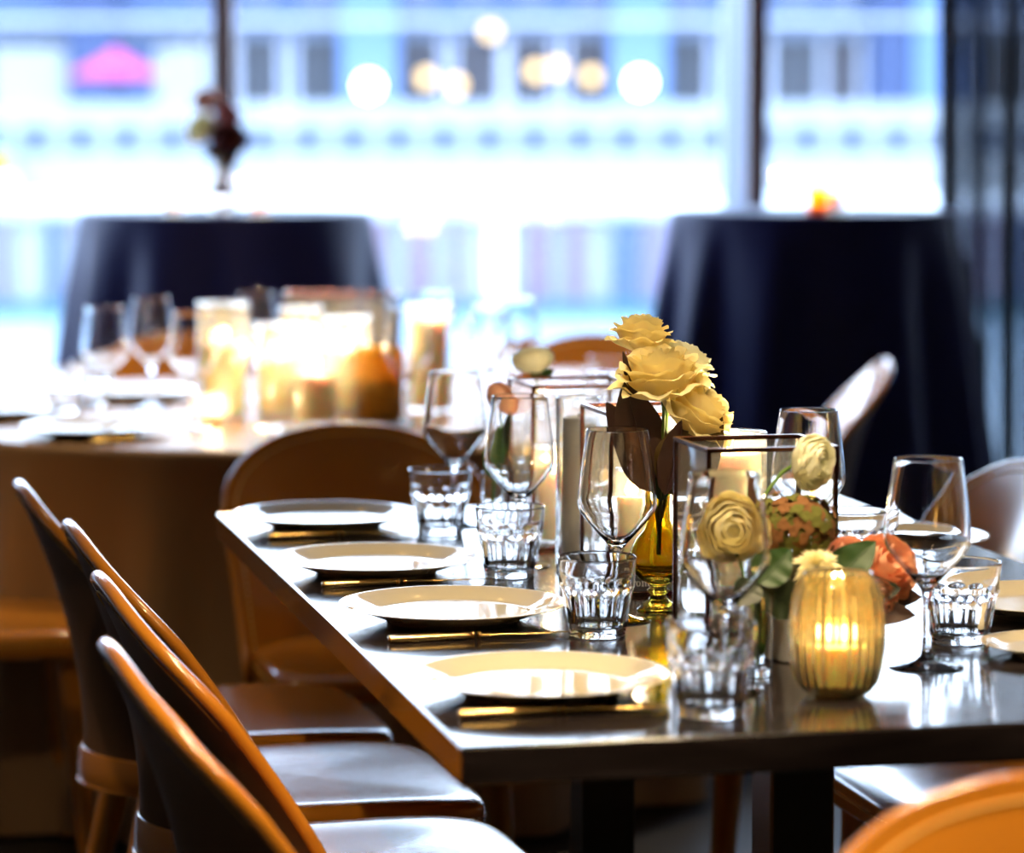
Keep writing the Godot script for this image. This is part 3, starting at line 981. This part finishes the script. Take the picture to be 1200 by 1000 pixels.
func dir_basis(along: Vector3, face: Vector3) -> Basis:
	var x := along.normalized()
	var z := x.cross(face).normalized()
	return Basis(x, z.cross(x).normalized(), z)

func leaf(t: Node, base: Vector3, tip: Vector3, face: Vector3, width: float, bend: float, fold: float, mt: String) -> void:
	var d := tip - base
	var o: Vector3 = t.position
	part(t, "leaf", leaf_mesh(d.length(), width, bend, fold), M[mt], base - o, dir_basis(d, face))

func flowers() -> void:
	# amber footed vase with the roses
	var vp := T(0.415, 0.80)
	var m := MB.new()
	m.lathe([Vector2(0, 0.003), Vector2(0.018, 0.001), Vector2(0.0275, 0.0), Vector2(0.028, 0.002), Vector2(0.023, 0.006), Vector2(0.013, 0.013), Vector2(0.0105, 0.018), Vector2(0.0105, 0.021), Vector2(0.0140, 0.0235), Vector2(0.0140, 0.0265), Vector2(0.0105, 0.029), Vector2(0.0125, 0.033), Vector2(0.023, 0.039), Vector2(0.0325, 0.050), Vector2(0.0365, 0.063), Vector2(0.0355, 0.076), Vector2(0.029, 0.090), Vector2(0.019, 0.101), Vector2(0.0145, 0.114), Vector2(0.0138, 0.140), Vector2(0.0150, 0.158), Vector2(0.0165, 0.1655), Vector2(0.0158, 0.167), Vector2(0.0148, 0.1655), Vector2(0.0128, 0.150), Vector2(0.0118, 0.135), Vector2(0.0122, 0.115), Vector2(0.0168, 0.102), Vector2(0.0268, 0.089), Vector2(0.0332, 0.075), Vector2(0.0342, 0.063), Vector2(0.0302, 0.051), Vector2(0.020, 0.042), Vector2(0, 0.038)], 56)
	tag(part(self, "footed_vase", m.mesh(), M.glass_amber, vp), "amber gold glass footed vase holding the cream roses", "vase")
	var mouth := vp + Vector3(0, 0.10, 0)
	var cam := Vector3(0, 1.355, 0)
	var front := (cam - vp).normalized()
	rose("cream rose highest in the bouquet", T(0.398, 0.83, 0.325), Vector3(0.06, 1, -0.1), 0.86, "petal_cream", mouth, 0.4)
	rose("largest cream rose in the middle of the bouquet", T(0.412, 0.775, 0.270), Vector3(-0.12, 1.0, 0.16), 1.22, "petal_cream", mouth, 1.1)
	rose("cream rose low on the right of the bouquet, tilted over", T(0.440, 0.765, 0.232), Vector3(0.62, 0.9, 0.2), 1.1, "petal_cream", mouth, 2.3)
	rose("pale rose behind the largest rose, right of it", T(0.448, 0.845, 0.285), Vector3(0.5, 1.0, -0.1), 0.95, "petal_white", mouth, 0.2)
	var t := thing("leaf_sprig", "sprig of dark glossy magnolia leaves below the roses", "leaves", vp + Vector3(0, 0.12, 0))
	leaf(t, T(0.405, 0.79, 0.150), T(0.366, 0.79, 0.290), front + Vector3(0.2, 0, 0), 0.034, 0.010, 0.25, "leaf_dark")
	leaf(t, T(0.402, 0.79, 0.160), T(0.345, 0.80, 0.262), front + Vector3(0.1, 0.3, 0), 0.020, 0.008, 0.2, "leaf_dark")
	leaf(t, T(0.418, 0.76, 0.150), T(0.470, 0.73, 0.252), front + Vector3(-0.3, 0.0, 0), 0.040, -0.016, 0.45, "leaf_olive")
	leaf(t, T(0.410, 0.755, 0.150), T(0.432, 0.725, 0.245), front + Vector3(-0.9, 0.1, 0), 0.018, 0.012, 0.5, "leaf_dark")
	leaf(t, T(0.425, 0.77, 0.160), T(0.478, 0.76, 0.225), front + Vector3(0, 0.6, 0), 0.016, 0.01, 0.3, "leaf_dark")
	leaf(t, T(0.400, 0.80, 0.20), T(0.368, 0.80, 0.325), front, 0.008, 0.004, 0.2, "leaf_dark")
	leaf(t, T(0.41, 0.775, 0.14), T(0.418, 0.77, 0.19), front, 0.010, 0.004, 0.3, "leaf_green")
	leaf(t, T(0.418, 0.74, 0.15), T(0.452, 0.70, 0.075), front + Vector3(0.3, 0.4, 0), 0.014, -0.01, 0.3, "leaf_dark")
	stem_part(t, [Vector3(0, -0.05, 0), Vector3(0.002, 0.02, 0.004), Vector3(0.004, 0.05, 0.006)], 0.003, "leaf_green")
	# bud vase with the big ranunculus
	var bp := T(0.400, 0.325)
	cylinder_glass("bud_vase", "small clear bud vase with stems, in front of the nearest lantern", bp, 0.0165, 0.09, M.glass_clear, 0.002, 0.008)
	var toward := (cam - T(0.38, 0.36, 0.156)).normalized()
	ranunculus("ranunculus", "large cream ranunculus facing the camera behind the nearest wine glass", T(0.381, 0.36, 0.156), toward + Vector3(0.12, -0.03, 0), 0.039, "petal_lemon", [T(0.39, 0.36, 0.12), T(0.398, 0.33, 0.06), bp + Vector3(0, 0.012, 0)], 0.6)
	t = thing("leaf_sprig", "dark green leaves hanging from the small bud vase", "leaves", bp + Vector3(0, 0.09, 0))
	leaf(t, T(0.402, 0.33, 0.095), T(0.455, 0.33, 0.070), Vector3(0.1, 0.6, 1), 0.026, -0.01, 0.2, "leaf_deep")
	leaf(t, T(0.402, 0.33, 0.10), T(0.440, 0.34, 0.135), Vector3(0.0, 0.4, 1), 0.020, 0.006, 0.2, "leaf_green")
	leaf(t, T(0.398, 0.325, 0.10), T(0.370, 0.30, 0.085), Vector3(0.0, 0.5, 1), 0.015, -0.006, 0.2, "leaf_deep")
	leaf(t, T(0.400, 0.325, 0.085), T(0.403, 0.322, 0.020), Vector3(0.3, 0.1, 1), 0.008, 0.002, 0.2, "leaf_green")
	stem_part(t, [Vector3(0, -0.078, 0), Vector3(0.002, -0.03, 0), Vector3(0.001, 0.008, 0)], 0.002, "leaf_deep")
	# low arrangement in a grey pot
	var pp := T(0.478, 0.415)
	m = MB.new()
	m.lathe([Vector2(0, 0), Vector2(0.034, 0), Vector2(0.037, 0.003), Vector2(0.0375, 0.072), Vector2(0.0365, 0.074), Vector2(0.0345, 0.072), Vector2(0.0345, 0.060), Vector2(0, 0.060)], 40)
	tag(part(self, "flower_pot", m.mesh(), M.wax_grey, pp), "small grey cylinder pot under the low flower arrangement", "pot")
	var top := pp + Vector3(0, 0.065, 0)
	ranunculus("ranunculus", "white ranunculus on a bent green stem above the low arrangement", T(0.500, 0.425, 0.222), Vector3(0.75, -0.05, 0.75), 0.0285, "petal_white", [T(0.468, 0.46, 0.208), T(0.445, 0.45, 0.185), T(0.452, 0.43, 0.12), top], 0.2, 3.0)
	ranunculus("ranunculus", "peach flower half hidden behind the cream chrysanthemum", T(0.541, 0.43, 0.119), Vector3(0.1, 0.7, 0.5), 0.024, "petal_peach", [T(0.52, 0.43, 0.10), top], 1.2)
	ranunculus("ranunculus", "coral orange flower at the right end of the low arrangement", T(0.588, 0.42, 0.108), Vector3(0.5, 0.55, 0.7), 0.032, "petal_coral", [T(0.55, 0.42, 0.085), top], 2.0, 7.0)
	ranunculus("ranunculus", "small dusky flower below the coral flower", T(0.562, 0.385, 0.072), Vector3(0.3, 0.2, 0.9), 0.020, "petal_coral", [T(0.53, 0.40, 0.07), top], 0.7)
	# chrysanthemum: a head of fine strap petals
	var c := thing("chrysanthemum", "cream shaggy chrysanthemum right above the ribbed candle holder", "flower", T(0.481, 0.372, 0.108))
	var fine := MB.new()
	var pm := MB.new()
	pm.grid([PackedVector3Array([Vector3(0, 0, -0.0008), Vector3(0, 0.0005, 0), Vector3(0, 0, 0.0008)]), PackedVector3Array([Vector3(0.012, 0.003, -0.0022), Vector3(0.012, 0.002, 0), Vector3(0.012, 0.003, 0.0022)]), PackedVector3Array([Vector3(0.024, 0.004, -0.0022), Vector3(0.024, 0.0025, 0), Vector3(0.024, 0.004, 0.0022)]), PackedVector3Array([Vector3(0.032, 0.001, -0.0004), Vector3(0.0325, 0.001, 0), Vector3(0.032, 0.001, 0.0004)])])
	rng.seed = 77
	var cup := axis_basis(Vector3(-0.05, 1.0, 0.45))
	for i in 240:
		var f := i / 239.0
		var el := lerpf(1.45, -0.35, pow(f, 0.6)) + rng.randf_range(-0.1, 0.1)
		var sc := lerpf(0.55, 1.0, f) * rng.randf_range(0.85, 1.1)
		fine.append(pm, Transform3D(cup * Basis(Vector3.UP, i * 2.39996) * Basis(Vector3.BACK, el) * Basis.from_scale(Vector3.ONE * sc), cup * Vector3(0, 0.004, 0)))
	var fp := part(c, "petals", fine.mesh(false), M.petal_lemon)
	fp.set_meta("kind", "stuff")
	stem_part(c, [Vector3.ZERO, (top - c.position) * 0.5 + Vector3(0, -0.01, 0), top - c.position], 0.002)
	# hydrangea: brown florets
	var hd := thing("hydrangea", "dried brown and green hydrangea head behind the chrysanthemum", "flower", T(0.470, 0.415, 0.150))
	for pass_ in 2:
		var fl := MB.new()
		for i in 150:
			var z := 1.0 - 2.0 * (i + 0.5) / 150.0
			var ph := i * 2.39996 + pass_ * 1.1
			var dirv := Vector3(sqrt(1 - z * z) * cos(ph), z, sqrt(1 - z * z) * sin(ph))
			if (i * 7 + pass_ * 3) % 5 < 1: continue
			var rad := rng.randf_range(0.80, 1.05)
			var fb := axis_basis(dirv, rng.randf() * TAU)
			for k in 4:
				var q := MB.new()
				var s := rng.randf_range(0.006, 0.009)
				q.grid([PackedVector3Array([Vector3(0.0, 0, -0.001), Vector3(0.0, 0, 0.001)]), PackedVector3Array([Vector3(s * 0.6, 0.0012, -s * 0.55), Vector3(s * 0.6, 0.0012, s * 0.55)]), PackedVector3Array([Vector3(s, 0.0, -s * 0.3), Vector3(s, 0.0, s * 0.3)])])
				fl.append(q, Transform3D(fb * Basis(Vector3.UP, k * PI / 2), Vector3(dirv.x * 0.050, dirv.y * 0.041, dirv.z * 0.038) * rad))
		var fo := part(hd, "florets", fl.mesh(false), M.floret_brown if pass_ == 0 else M.floret_green)
		fo.set_meta("kind", "stuff")
	stem_part(hd, [Vector3.ZERO, top - hd.position], 0.003)
	t = thing("leaf_sprig", "dark leaves spreading round the low arrangement in the grey pot", "leaves", top)
	for q in [[0.47, 0.40, 0.07, 0.445, 0.345, 0.115, 0.022, "leaf_deep"], [0.50, 0.41, 0.075, 0.560, 0.40, 0.135, 0.024, "leaf_green"], [0.50, 0.40, 0.07, 0.585, 0.38, 0.085, 0.022, "leaf_deep"], [0.49, 0.39, 0.065, 0.545, 0.35, 0.070, 0.018, "leaf_dark"], [0.46, 0.40, 0.07, 0.415, 0.375, 0.100, 0.022, "leaf_deep"], [0.50, 0.42, 0.07, 0.635, 0.44, 0.065, 0.022, "leaf_dark"], [0.46, 0.42, 0.08, 0.425, 0.43, 0.205, 0.018, "leaf_dark"], [0.50, 0.40, 0.06, 0.600, 0.37, 0.055, 0.020, "leaf_dark"]]:
		leaf(t, T(q[0], q[1], q[2]), T(q[3], q[4], q[5]), Vector3(0.05, 0.55, 1), q[6], -0.008, 0.2, q[7])
	# bud vases by the farthest lantern
	var v2 := T(0.440, 1.60)
	cylinder_glass("bud_vase", "clear bud vase behind the farthest lantern", v2, 0.018, 0.12, M.glass_clear, 0.002, 0.008)
	ranunculus("ranunculus", "white flower rising above the farthest lantern", T(0.437, 1.60, 0.262), Vector3(-0.1, 1.0, -0.25), 0.030, "petal_white", [T(0.443, 1.60, 0.22), T(0.446, 1.60, 0.15), v2 + Vector3(0, 0.015, 0)], 0.9)
	t = thing("leaf_sprig", "small green leaves round the white flower above the farthest lantern", "leaves", v2 + Vector3(0, 0.12, 0))
	leaf(t, T(0.443, 1.598, 0.228), T(0.428, 1.575, 0.255), Vector3(0, 0.1, 1), 0.007, 0.002, 0.2, "leaf_green")
	leaf(t, T(0.443, 1.598, 0.228), T(0.442, 1.575, 0.265), Vector3(0, 0.1, 1), 0.006, 0.002, 0.2, "leaf_green")
	leaf(t, T(0.443, 1.598, 0.228), T(0.466, 1.580, 0.240), Vector3(0, 0.1, 1), 0.007, 0.002, 0.2, "leaf_green")
	stem_part(t, [Vector3(0, -0.1, 0), Vector3(0, 0.0, 0), T(0.443, 1.598, 0.228) - t.position], 0.0016)
	var v3 := T(0.352, 1.49)
	cylinder_glass("bud_vase", "clear bud vase left of the farthest lantern", v3, 0.017, 0.10, M.glass_clear, 0.002, 0.008)
	ranunculus("ranunculus", "peach flower left of the farthest lantern, behind the wine glasses", T(0.371, 1.50, 0.210), Vector3(0.6, 0.5, 0.3), 0.026, "petal_peach", [T(0.36, 1.49, 0.17), T(0.354, 1.49, 0.10), v3 + Vector3(0, 0.015, 0)], 0.1)
	t = thing("leaf_sprig", "bright green leaf seen through the third wine glass", "leaves", v3 + Vector3(0, 0.10, 0))
	leaf(t, T(0.352, 1.485, 0.09), T(0.345, 1.45, 0.175), Vector3(0.2, 0.1, 1), 0.016, 0.004, 0.2, "leaf_green")
	leaf(t, T(0.354, 1.49, 0.10), T(0.372, 1.47, 0.19), Vector3(-0.2, 0.1, 1), 0.010, 0.004, 0.2, "leaf_deep")
	stem_part(t, [Vector3(0, -0.08, 0), Vector3(0, 0.0, 0)], 0.0016)
	# place card with white lettering at the foot of the middle lantern
	t = thing("printed_card", "small dark card with white lettering at the foot of the gold vase", "card", T(0.400, 0.935, 0.0022), YAW)
	part(t, "card_sheet", box_mesh(Vector3(0.045, 0.012, 0), Vector3(0.09, 0.024, 0.0006)), M.paper_dark)
	var tm := TextMesh.new()
	tm.text = "rom"
	tm.font_size = 24
	tm.pixel_size = 0.0005
	tm.depth = 0.0003
	var sf := SystemFont.new()
	sf.font_names = PackedStringArray(["Droid Serif"])
	tm.font = sf
	part(t, "lettering", tm, M.ink_white, Vector3(0.028, 0.012, 0.0006))

# ---------------------------------------------------------------- draped tables behind
func cloth_mesh(r: float, h: float, flare: float, folds: float, amp: float, sd: int) -> ArrayMesh:
	var n := 220
	var rows: Array = []
	for q in [0.001, 0.3, 0.7, 0.93]:
		var row := PackedVector3Array()
		for j in n:
			var t := TAU * j / n
			row.push_back(Vector3(r * q * cos(t), h, r * q * sin(t)))
		rows.append(row)
	for d in [0.0, 0.004, 0.012, 0.03, 0.07, 0.13, 0.22, 0.34, 0.48, 0.64, 0.82, 1.0]:
		var row := PackedVector3Array()
		for j in n:
			var t := TAU * j / n
			var g: float = clampf(d * 4.0, 0, 1)
			var ph := folds * t + 1.3 * sin(2.0 * t + sd) + 0.8 * sin(3.0 * t + sd * 2.0)
			var wv := 1.6 * pow(0.5 + 0.5 * sin(ph), 1.7) - 0.6 + 0.25 * sin(ph * 2.0 + 1.0 + sd)
			var edge: float = 1.0 - 0.012 * (1.0 - clampf(d / 0.012, 0, 1))
			var rr: float = r * edge + flare * d + amp * g * (0.35 + 0.65 * d) * wv
			row.push_back(Vector3(rr * cos(t), h - d * (h - 0.012) - (0.002 if d > 0 else 0.0), rr * sin(t)))
		rows.append(row)
	var m := MB.new()
	m.grid(rows, true)
	return m.mesh(false)

func pedestal(called: String, label: String, at: Vector3, r: float, h: float) -> void:
	var t := thing(called, label, "table", at)
	var m := MB.new()
	m.lathe([Vector2(0, h - 0.03), Vector2(r - 0.004, h - 0.03), Vector2(r, h - 0.026), Vector2(r, h - 0.003), Vector2(r - 0.003, h), Vector2(0, h)], 64)
	part(t, "tabletop", m.mesh(), M.wood_dark)
	m = MB.new()
	m.tube([Vector3(0, 0.02, 0), Vector3(0, h - 0.03, 0)], [0.035], 16)
	part(t, "column", m.mesh(), M.post_black)
	m = MB.new()
	m.lathe([Vector2(0, 0), Vector2(r * 0.6, 0), Vector2(r * 0.6, 0.012), Vector2(0.04, 0.03), Vector2(0, 0.03)], 40)
	part(t, "base", m.mesh(), M.post_black)

func back_tables() -> void:
	var rc := Vector3(-0.45, 0, -6.72)
	pedestal("round_table", "round table hidden under the brown tablecloth", rc, 0.885, 0.745)
	tag(part(self, "tablecloth", cloth_mesh(0.90, 0.75, 0.03, 15.0, 0.044, 3), M.cloth_brown, rc), "bronze brown tablecloth draped over the round table at left", "tablecloth")
	var c1 := Vector3(-0.84, 0, -9.28)
	var c2 := Vector3(0.895, 0, -9.42)
	pedestal("cocktail_table", "tall cocktail table under the dark cloth at left by the window", c1, 0.41, 1.094)
	pedestal("cocktail_table", "tall cocktail table under the dark cloth at right by the window", c2, 0.41, 1.094)
	tag(part(self, "tablecloth", cloth_mesh(0.425, 1.10, 0.13, 11.0, 0.055, 1), M.cloth_navy, c1), "dark navy cloth on the left cocktail table with the flower vase", "tablecloth", "dark cocktail tablecloths")
	tag(part(self, "tablecloth", cloth_mesh(0.425, 1.10, 0.13, 11.0, 0.055, 6), M.cloth_navy, c2), "dark navy cloth on the right cocktail table with the amber votive", "tablecloth", "dark cocktail tablecloths")
	# left cocktail table: tall dark vase with flowers, two glowing votives
	var vp := Vector3(-0.84, 1.101, -9.15)
	var m := MB.new()
	m.lathe([Vector2(0, 0.002), Vector2(0.030, 0), Vector2(0.033, 0.003), Vector2(0.024, 0.02), Vector2(0.022, 0.03), Vector2(0.033, 0.055), Vector2(0.036, 0.075), Vector2(0.028, 0.10), Vector2(0.024, 0.13), Vector2(0.026, 0.17), Vector2(0.0255, 0.172), Vector2(0.0235, 0.168), Vector2(0.0215, 0.13), Vector2(0.025, 0.10), Vector2(0.033, 0.075), Vector2(0.030, 0.056), Vector2(0, 0.04)], 40)
	tag(part(self, "footed_vase", m.mesh(), M.glass_smoke, vp), "slim dark glass vase of flowers on the left cocktail table", "vase")
	var mouth := vp + Vector3(0, 0.10, 0)
	ranunculus("ranunculus", "blurred peach flower at the top of the cocktail table vase", vp + Vector3(-0.045, 0.325, 0), Vector3(-0.2, 0.6, 0.8), 0.036, "petal_peach", [mouth], 0.3)
	ranunculus("ranunculus", "blurred pink flower on the right of the cocktail table vase", vp + Vector3(0.02, 0.285, 0.0), Vector3(0.5, 0.6, 0.6), 0.042, "petal_dusk", [mouth], 0.8)
	ranunculus("ranunculus", "blurred cream flower on the left of the cocktail table vase", vp + Vector3(-0.065, 0.245, 0.0), Vector3(-0.6, 0.4, 0.6), 0.046, "petal_lemon", [mouth], 1.5)
	ranunculus("ranunculus", "blurred dark plum flower low in the cocktail table vase", vp + Vector3(0.025, 0.215, 0.02), Vector3(0.3, 0.2, 0.9), 0.052, "petal_plum", [mouth], 2.2)
	var t := thing("leaf_sprig", "blurred dark leaves in the cocktail table vase", "leaves", vp + Vector3(0, 0.17, 0))
	leaf(t, vp + Vector3(0, 0.16, 0), vp + Vector3(0.085, 0.225, 0.01), Vector3(0, 0.3, 1), 0.03, -0.01, 0.2, "leaf_dark")
	leaf(t, vp + Vector3(0, 0.16, 0), vp + Vector3(-0.05, 0.185, 0.02), Vector3(0, 0.3, 1), 0.022, -0.01, 0.2, "leaf_green")
	leaf(t, vp + Vector3(0, 0.13, 0), vp + Vector3(0.05, 0.16, 0.02), Vector3(0, 0.3, 1), 0.02, -0.01, 0.2, "leaf_dark")
	stem_part(t, [Vector3(0, -0.10, 0), Vector3(0, 0.01, 0)], 0.002)
	for a in [[-0.985, -9.2, "blurred clear votive left of the cocktail table vase", "lit candle in the votive left of the cocktail table vase"], [-0.735, -9.2, "blurred clear votive right of the cocktail table vase", "lit candle in the votive right of the cocktail table vase"]]:
		cylinder_glass("votive_glass", a[2], Vector3(a[0], 1.101, a[1]), 0.03, 0.07, M.glass_thin_solid)
		candle("tealight", a[3], Vector3(a[0], 1.107, a[1]), 0.022, 0.025, M.wax_cream, 0.03)
	cylinder_glass("votive_glass", "glowing amber votive on the right cocktail table", Vector3(0.885, 1.101, -9.15), 0.033, 0.072, M.glass_orange)
	candle("tealight", "lit candle in the amber votive on the right cocktail table", Vector3(0.885, 1.107, -9.15), 0.022, 0.025, M.wax_cream, 0.06)
	cylinder_glass("votive_glass", "pale votive behind the amber one on the right cocktail table", Vector3(0.955, 1.101, -9.33), 0.030, 0.095, M.glass_thin_solid)
	candle("tealight", "lit candle in the pale votive on the right cocktail table", Vector3(0.955, 1.107, -9.33), 0.022, 0.05, M.wax_cream, 0.03)

# ---------------------------------------------------------------- across the water
func outside() -> void:
	var w := part(self, "harbour_water", box_mesh(Vector3(0, -1.5, -28.2), Vector3(120, 0.3, 32.9)), M.water)
	tag(w, "bright harbour water outside the windows", "water", "", "stuff")
	var d := thing("near_deck", "timber deck edge outside the windows", "deck", Vector3(0, 0, 0))
	part(d, "deck_slab", box_mesh(Vector3(-1.5, -0.35, -11.5), Vector3(30, 0.5, 2.0), 0.02), M.ext_grey)
	part(d, "deck_piles", box_mesh(Vector3(-1.5, -0.97, -11.5), Vector3(29, 0.74, 1.6)), M.ext_grey)
	part(d, "deck_post", box_mesh(Vector3(0.864, 1.2, -12.3), Vector3(0.10, 2.6, 0.10), 0.006), M.ext_pale)
	# wharf with deck, quay wall, pilings and railing
	var q := thing("wharf", "white wharf with pilings and railing across the water", "wharf", Vector3(0, 0, -45))
	part(q, "quay_wall", box_mesh(Vector3(0, -0.85, -1.0), Vector3(120, 1.7, 2.0)), M.ext_pale)
	part(q, "deck_edge", box_mesh(Vector3(0, 0.11, -0.3), Vector3(120, 0.19, 1.0), 0.02), M.ext_pale)
	part(q, "deck", box_mesh(Vector3(0, 0.23, -5.0), Vector3(120, 0.05, 10.0)), M.ext_white)
	part(q, "fascia", box_mesh(Vector3(0, 0.64, -0.6), Vector3(120, 0.58, 0.1), 0.01), M.ext_rail)
	part(q, "top_rail", box_mesh(Vector3(0, 1.475, -0.5), Vector3(120, 0.34, 0.06), 0.01), M.ext_rail)
	part(q, "balustrade", box_mesh(Vector3(0, 1.12, -0.62), Vector3(120, 0.38, 0.03)), M.ext_grey)
	rng.seed = 5
	var pile_mesh := {}
	for i in 46:
		var x := -13.0 + i * 0.58 + rng.randf_range(-0.12, 0.12)
		var wd := snappedf(rng.randf_range(0.16, 0.34), 0.06)
		if not pile_mesh.has(wd):
			pile_mesh[wd] = box_mesh(Vector3.ZERO, Vector3(wd, 1.5, 0.25), 0.03)
		part(q, "piling", pile_mesh[wd], [M.ext_white, M.ext_lilac, M.ext_rust, M.ext_blue][rng.randi() % 4], Vector3(x, -0.72, 0.15))
	part(q, "waterline_beam", box_mesh(Vector3(0, -1.24, 0.2), Vector3(120, 0.16, 0.3)), M.ext_teal)
	var post := box_mesh(Vector3.ZERO, Vector3(0.16, 0.4, 0.08), 0.01)
	for i in 40:
		part(q, "railing_post", post, M.ext_rail, Vector3(-13.0 + i * 0.65, 1.12, -0.5))
	# building
	var b := thing("waterfront_building", "blue grey waterfront building with columns and large windows across the water", "building", Vector3(0, 0, -51))
	part(b, "wall", box_mesh(Vector3(0, 2.1, -2.0), Vector3(120, 4.4, 3.6)), M.ext_blue)
	part(b, "lintel", box_mesh(Vector3(0, 2.83, -0.12), Vector3(120, 0.22, 0.25), 0.02), M.ext_grey)
	part(b, "ledge", box_mesh(Vector3(0, 2.98, 0.05), Vector3(120, 0.09, 0.5), 0.02), M.ext_pale)
	part(b, "roof_edge", box_mesh(Vector3(0, 4.25, 0.0), Vector3(120, 0.25, 0.6), 0.02), M.ext_pale)
	var k := 51.0 / 3700.0
	# columns and bays by their places along the facade
	for c in [[112, 58, "ext_deep"], [434, 66, "ext_blue_light"], [748, 66, "ext_blue_light"], [1040, 44, "ext_deep"], [1085, 40, "ext_blue_light"], [-220, 66, "ext_blue_light"], [1400, 66, "ext_blue_light"]]:
		part(b, "column", box_mesh(Vector3((c[0] - 600) * k, 2.1, 0.0), Vector3(c[1] * k, 4.3, 0.5), 0.03), M[c[2]])
	for c in [[40, 90], [215, 60], [-60, 60]]:
		part(b, "white_panel", box_mesh(Vector3((c[0] - 600) * k, 1.35, -0.05), Vector3(c[1] * k, 2.45, 0.3), 0.02), M.ext_panel)
	for c in [[305, 42, "ext_window"], [375, 46, "ext_window"], [492, 42, "ext_window_plum"], [560, 44, "ext_window_plum"], [622, 42, "ext_window_plum"], [690, 42, "ext_window_plum"], [806, 42, "ext_window"], [932, 52, "ext_window"], [985, 34, "ext_window_plum"], [236, 16, "ext_window"], [-140, 46, "ext_window"], [1180, 46, "ext_window"], [1250, 46, "ext_window"]]:
		var wn := part(b, "window", box_mesh(Vector3((c[0] - 600) * k, 1.42, -0.18), Vector3((c[1] + 6) * k, 2.6, 0.1)), M[c[2]])
		for s in [-1.0, 1.0]:
			part(wn, "window_frame", box_mesh(Vector3((c[0] - 600 + s * (c[1] / 2.0 + 6)) * k, 1.42, -0.12), Vector3(6 * k, 2.6, 0.14), 0.01), M.ext_pale)
		part(wn, "upper_pane", box_mesh(Vector3((c[0] - 600) * k, 3.5, -0.18), Vector3(c[1] * k, 0.75, 0.1)), M.ext_upper)
	# lamps on the columns and inside the windows
	var globe := MB.new()
	globe.lathe([Vector2(0, -0.16), Vector2(0.08, -0.14), Vector2(0.14, -0.08), Vector2(0.16, 0), Vector2(0.14, 0.08), Vector2(0.08, 0.14), Vector2(0, 0.16)], 20)
	var gm := globe.mesh()
	for c in [[433, 101, "round white wall lamp on the left column across the water"], [749, 97, "round white wall lamp on the right column across the water"]]:
		tag(part(self, "wall_lamp", gm, M.globe_lamp, Vector3((c[0] - 600) * 50.6 / 3700.0, 1.355 + (145 - c[1]) * 50.6 / 3700.0, -50.55)), c[2], "lamp", "column lamps across the water")
	var small := MB.new()
	small.lathe([Vector2(0, -0.12), Vector2(0.09, -0.09), Vector2(0.12, 0), Vector2(0.09, 0.09), Vector2(0, 0.12)], 16)
	var sm := small.mesh()
	for c in [[500, 92, "leftmost"], [535, 100, "second"], [575, 38, "highest"], [628, 84, "middle"], [652, 80, "next to last"], [693, 90, "rightmost"]]:
		tag(part(self, "window_lamp", sm, M.amber_lamp, Vector3((c[0] - 600) * 50.8 / 3700.0, 1.355 + (145 - c[1]) * 50.8 / 3700.0, -51.0 if c[1] > 60 else -50.86)), c[2] + " warm lamp glowing in the middle windows across the water", "lamp", "warm lamps across the water")
	# magenta parasol, planter
	var u := thing("parasol", "magenta parasol on the wharf across the water", "parasol", Vector3(-6.05, 0.255, -48.5))
	var pm := MB.new()
	pm.lathe([Vector2(0, 2.25), Vector2(0.22, 2.10), Vector2(0.68, 1.86), Vector2(0.70, 1.80), Vector2(0.68, 1.81), Vector2(0.22, 2.06), Vector2(0, 2.21)], 8)
	part(u, "canopy", pm.mesh(), M.ext_magenta)
	pm = MB.new()
	pm.tube([Vector3(0, 0, 0), Vector3(0, 2.22, 0)], [0.03], 8)
	part(u, "pole", pm.mesh(), M.ext_deep)
	var g := thing("planter", "yellow green planter on the wharf at the left edge", "planter", Vector3(-7.35, 0.207, -45.12))
	part(g, "box", box_mesh(Vector3(0, 0.2, 0), Vector3(0.5, 0.4, 0.4), 0.02), M.ext_white)
	pm = MB.new()
	pm.lathe([Vector2(0, 0.38), Vector2(0.2, 0.4), Vector2(0.28, 0.55), Vector2(0.2, 0.72), Vector2(0, 0.78)], 12, "leafy")
	part(g, "shrub", pm.mesh(), M.ext_green)

func more_materials() -> void:
	var m := pane("glass_thin_solid", Color(0.96, 0.96, 0.95), 0.06)
	m = glass("glass_smoke", Color(0.85, 0.78, 0.74))
	m = pane("glass_orange", Color(1.0, 0.66, 0.03), 0.75)
	m.backlight_enabled = true
	m.backlight = Color(1.0, 0.55, 0.02)
	m = mat("glitter", Color(0.98, 0.82, 0.36), 0.3, 0.15)
	m.backlight_enabled = true
	m.backlight = Color(1.0, 0.95, 0.8)
	m.heightmap_enabled = true
	m.heightmap_texture = noise_tex(0.07, Color.BLACK, Color.WHITE, 256, 2, 31)
	m.albedo_texture = noise_tex(0.06, Color(0.45, 0.38, 0.25), Color(1, 1, 1), 256, 3, 33)
	m.heightmap_scale = 0.5
	m.uv1_triplanar = true
	m.uv1_scale = Vector3(12, 12, 12)
	for p in [["petal_dusk", Color(0.80, 0.52, 0.52)], ["petal_plum", Color(0.46, 0.24, 0.24)]]:
		m = mat(p[0], p[1], 0.7)
		m.backlight_enabled = true
		m.backlight = Color(0.4, 0.22, 0.22)
	mat("ext_blue_light", Color(0.28, 0.37, 0.52), 0.7)
	mat("ext_panel", Color(0.48, 0.48, 0.47), 0.7)
	mat("ext_upper", Color(0.20, 0.27, 0.38), 0.2)

func _ready() -> void:
	setup_view()
	make_materials()
	more_materials()
	room()
	downlights()
	outside()
	long_table()
	back_tables()
	chairs()
	tableware()
	candles()
	flowers()
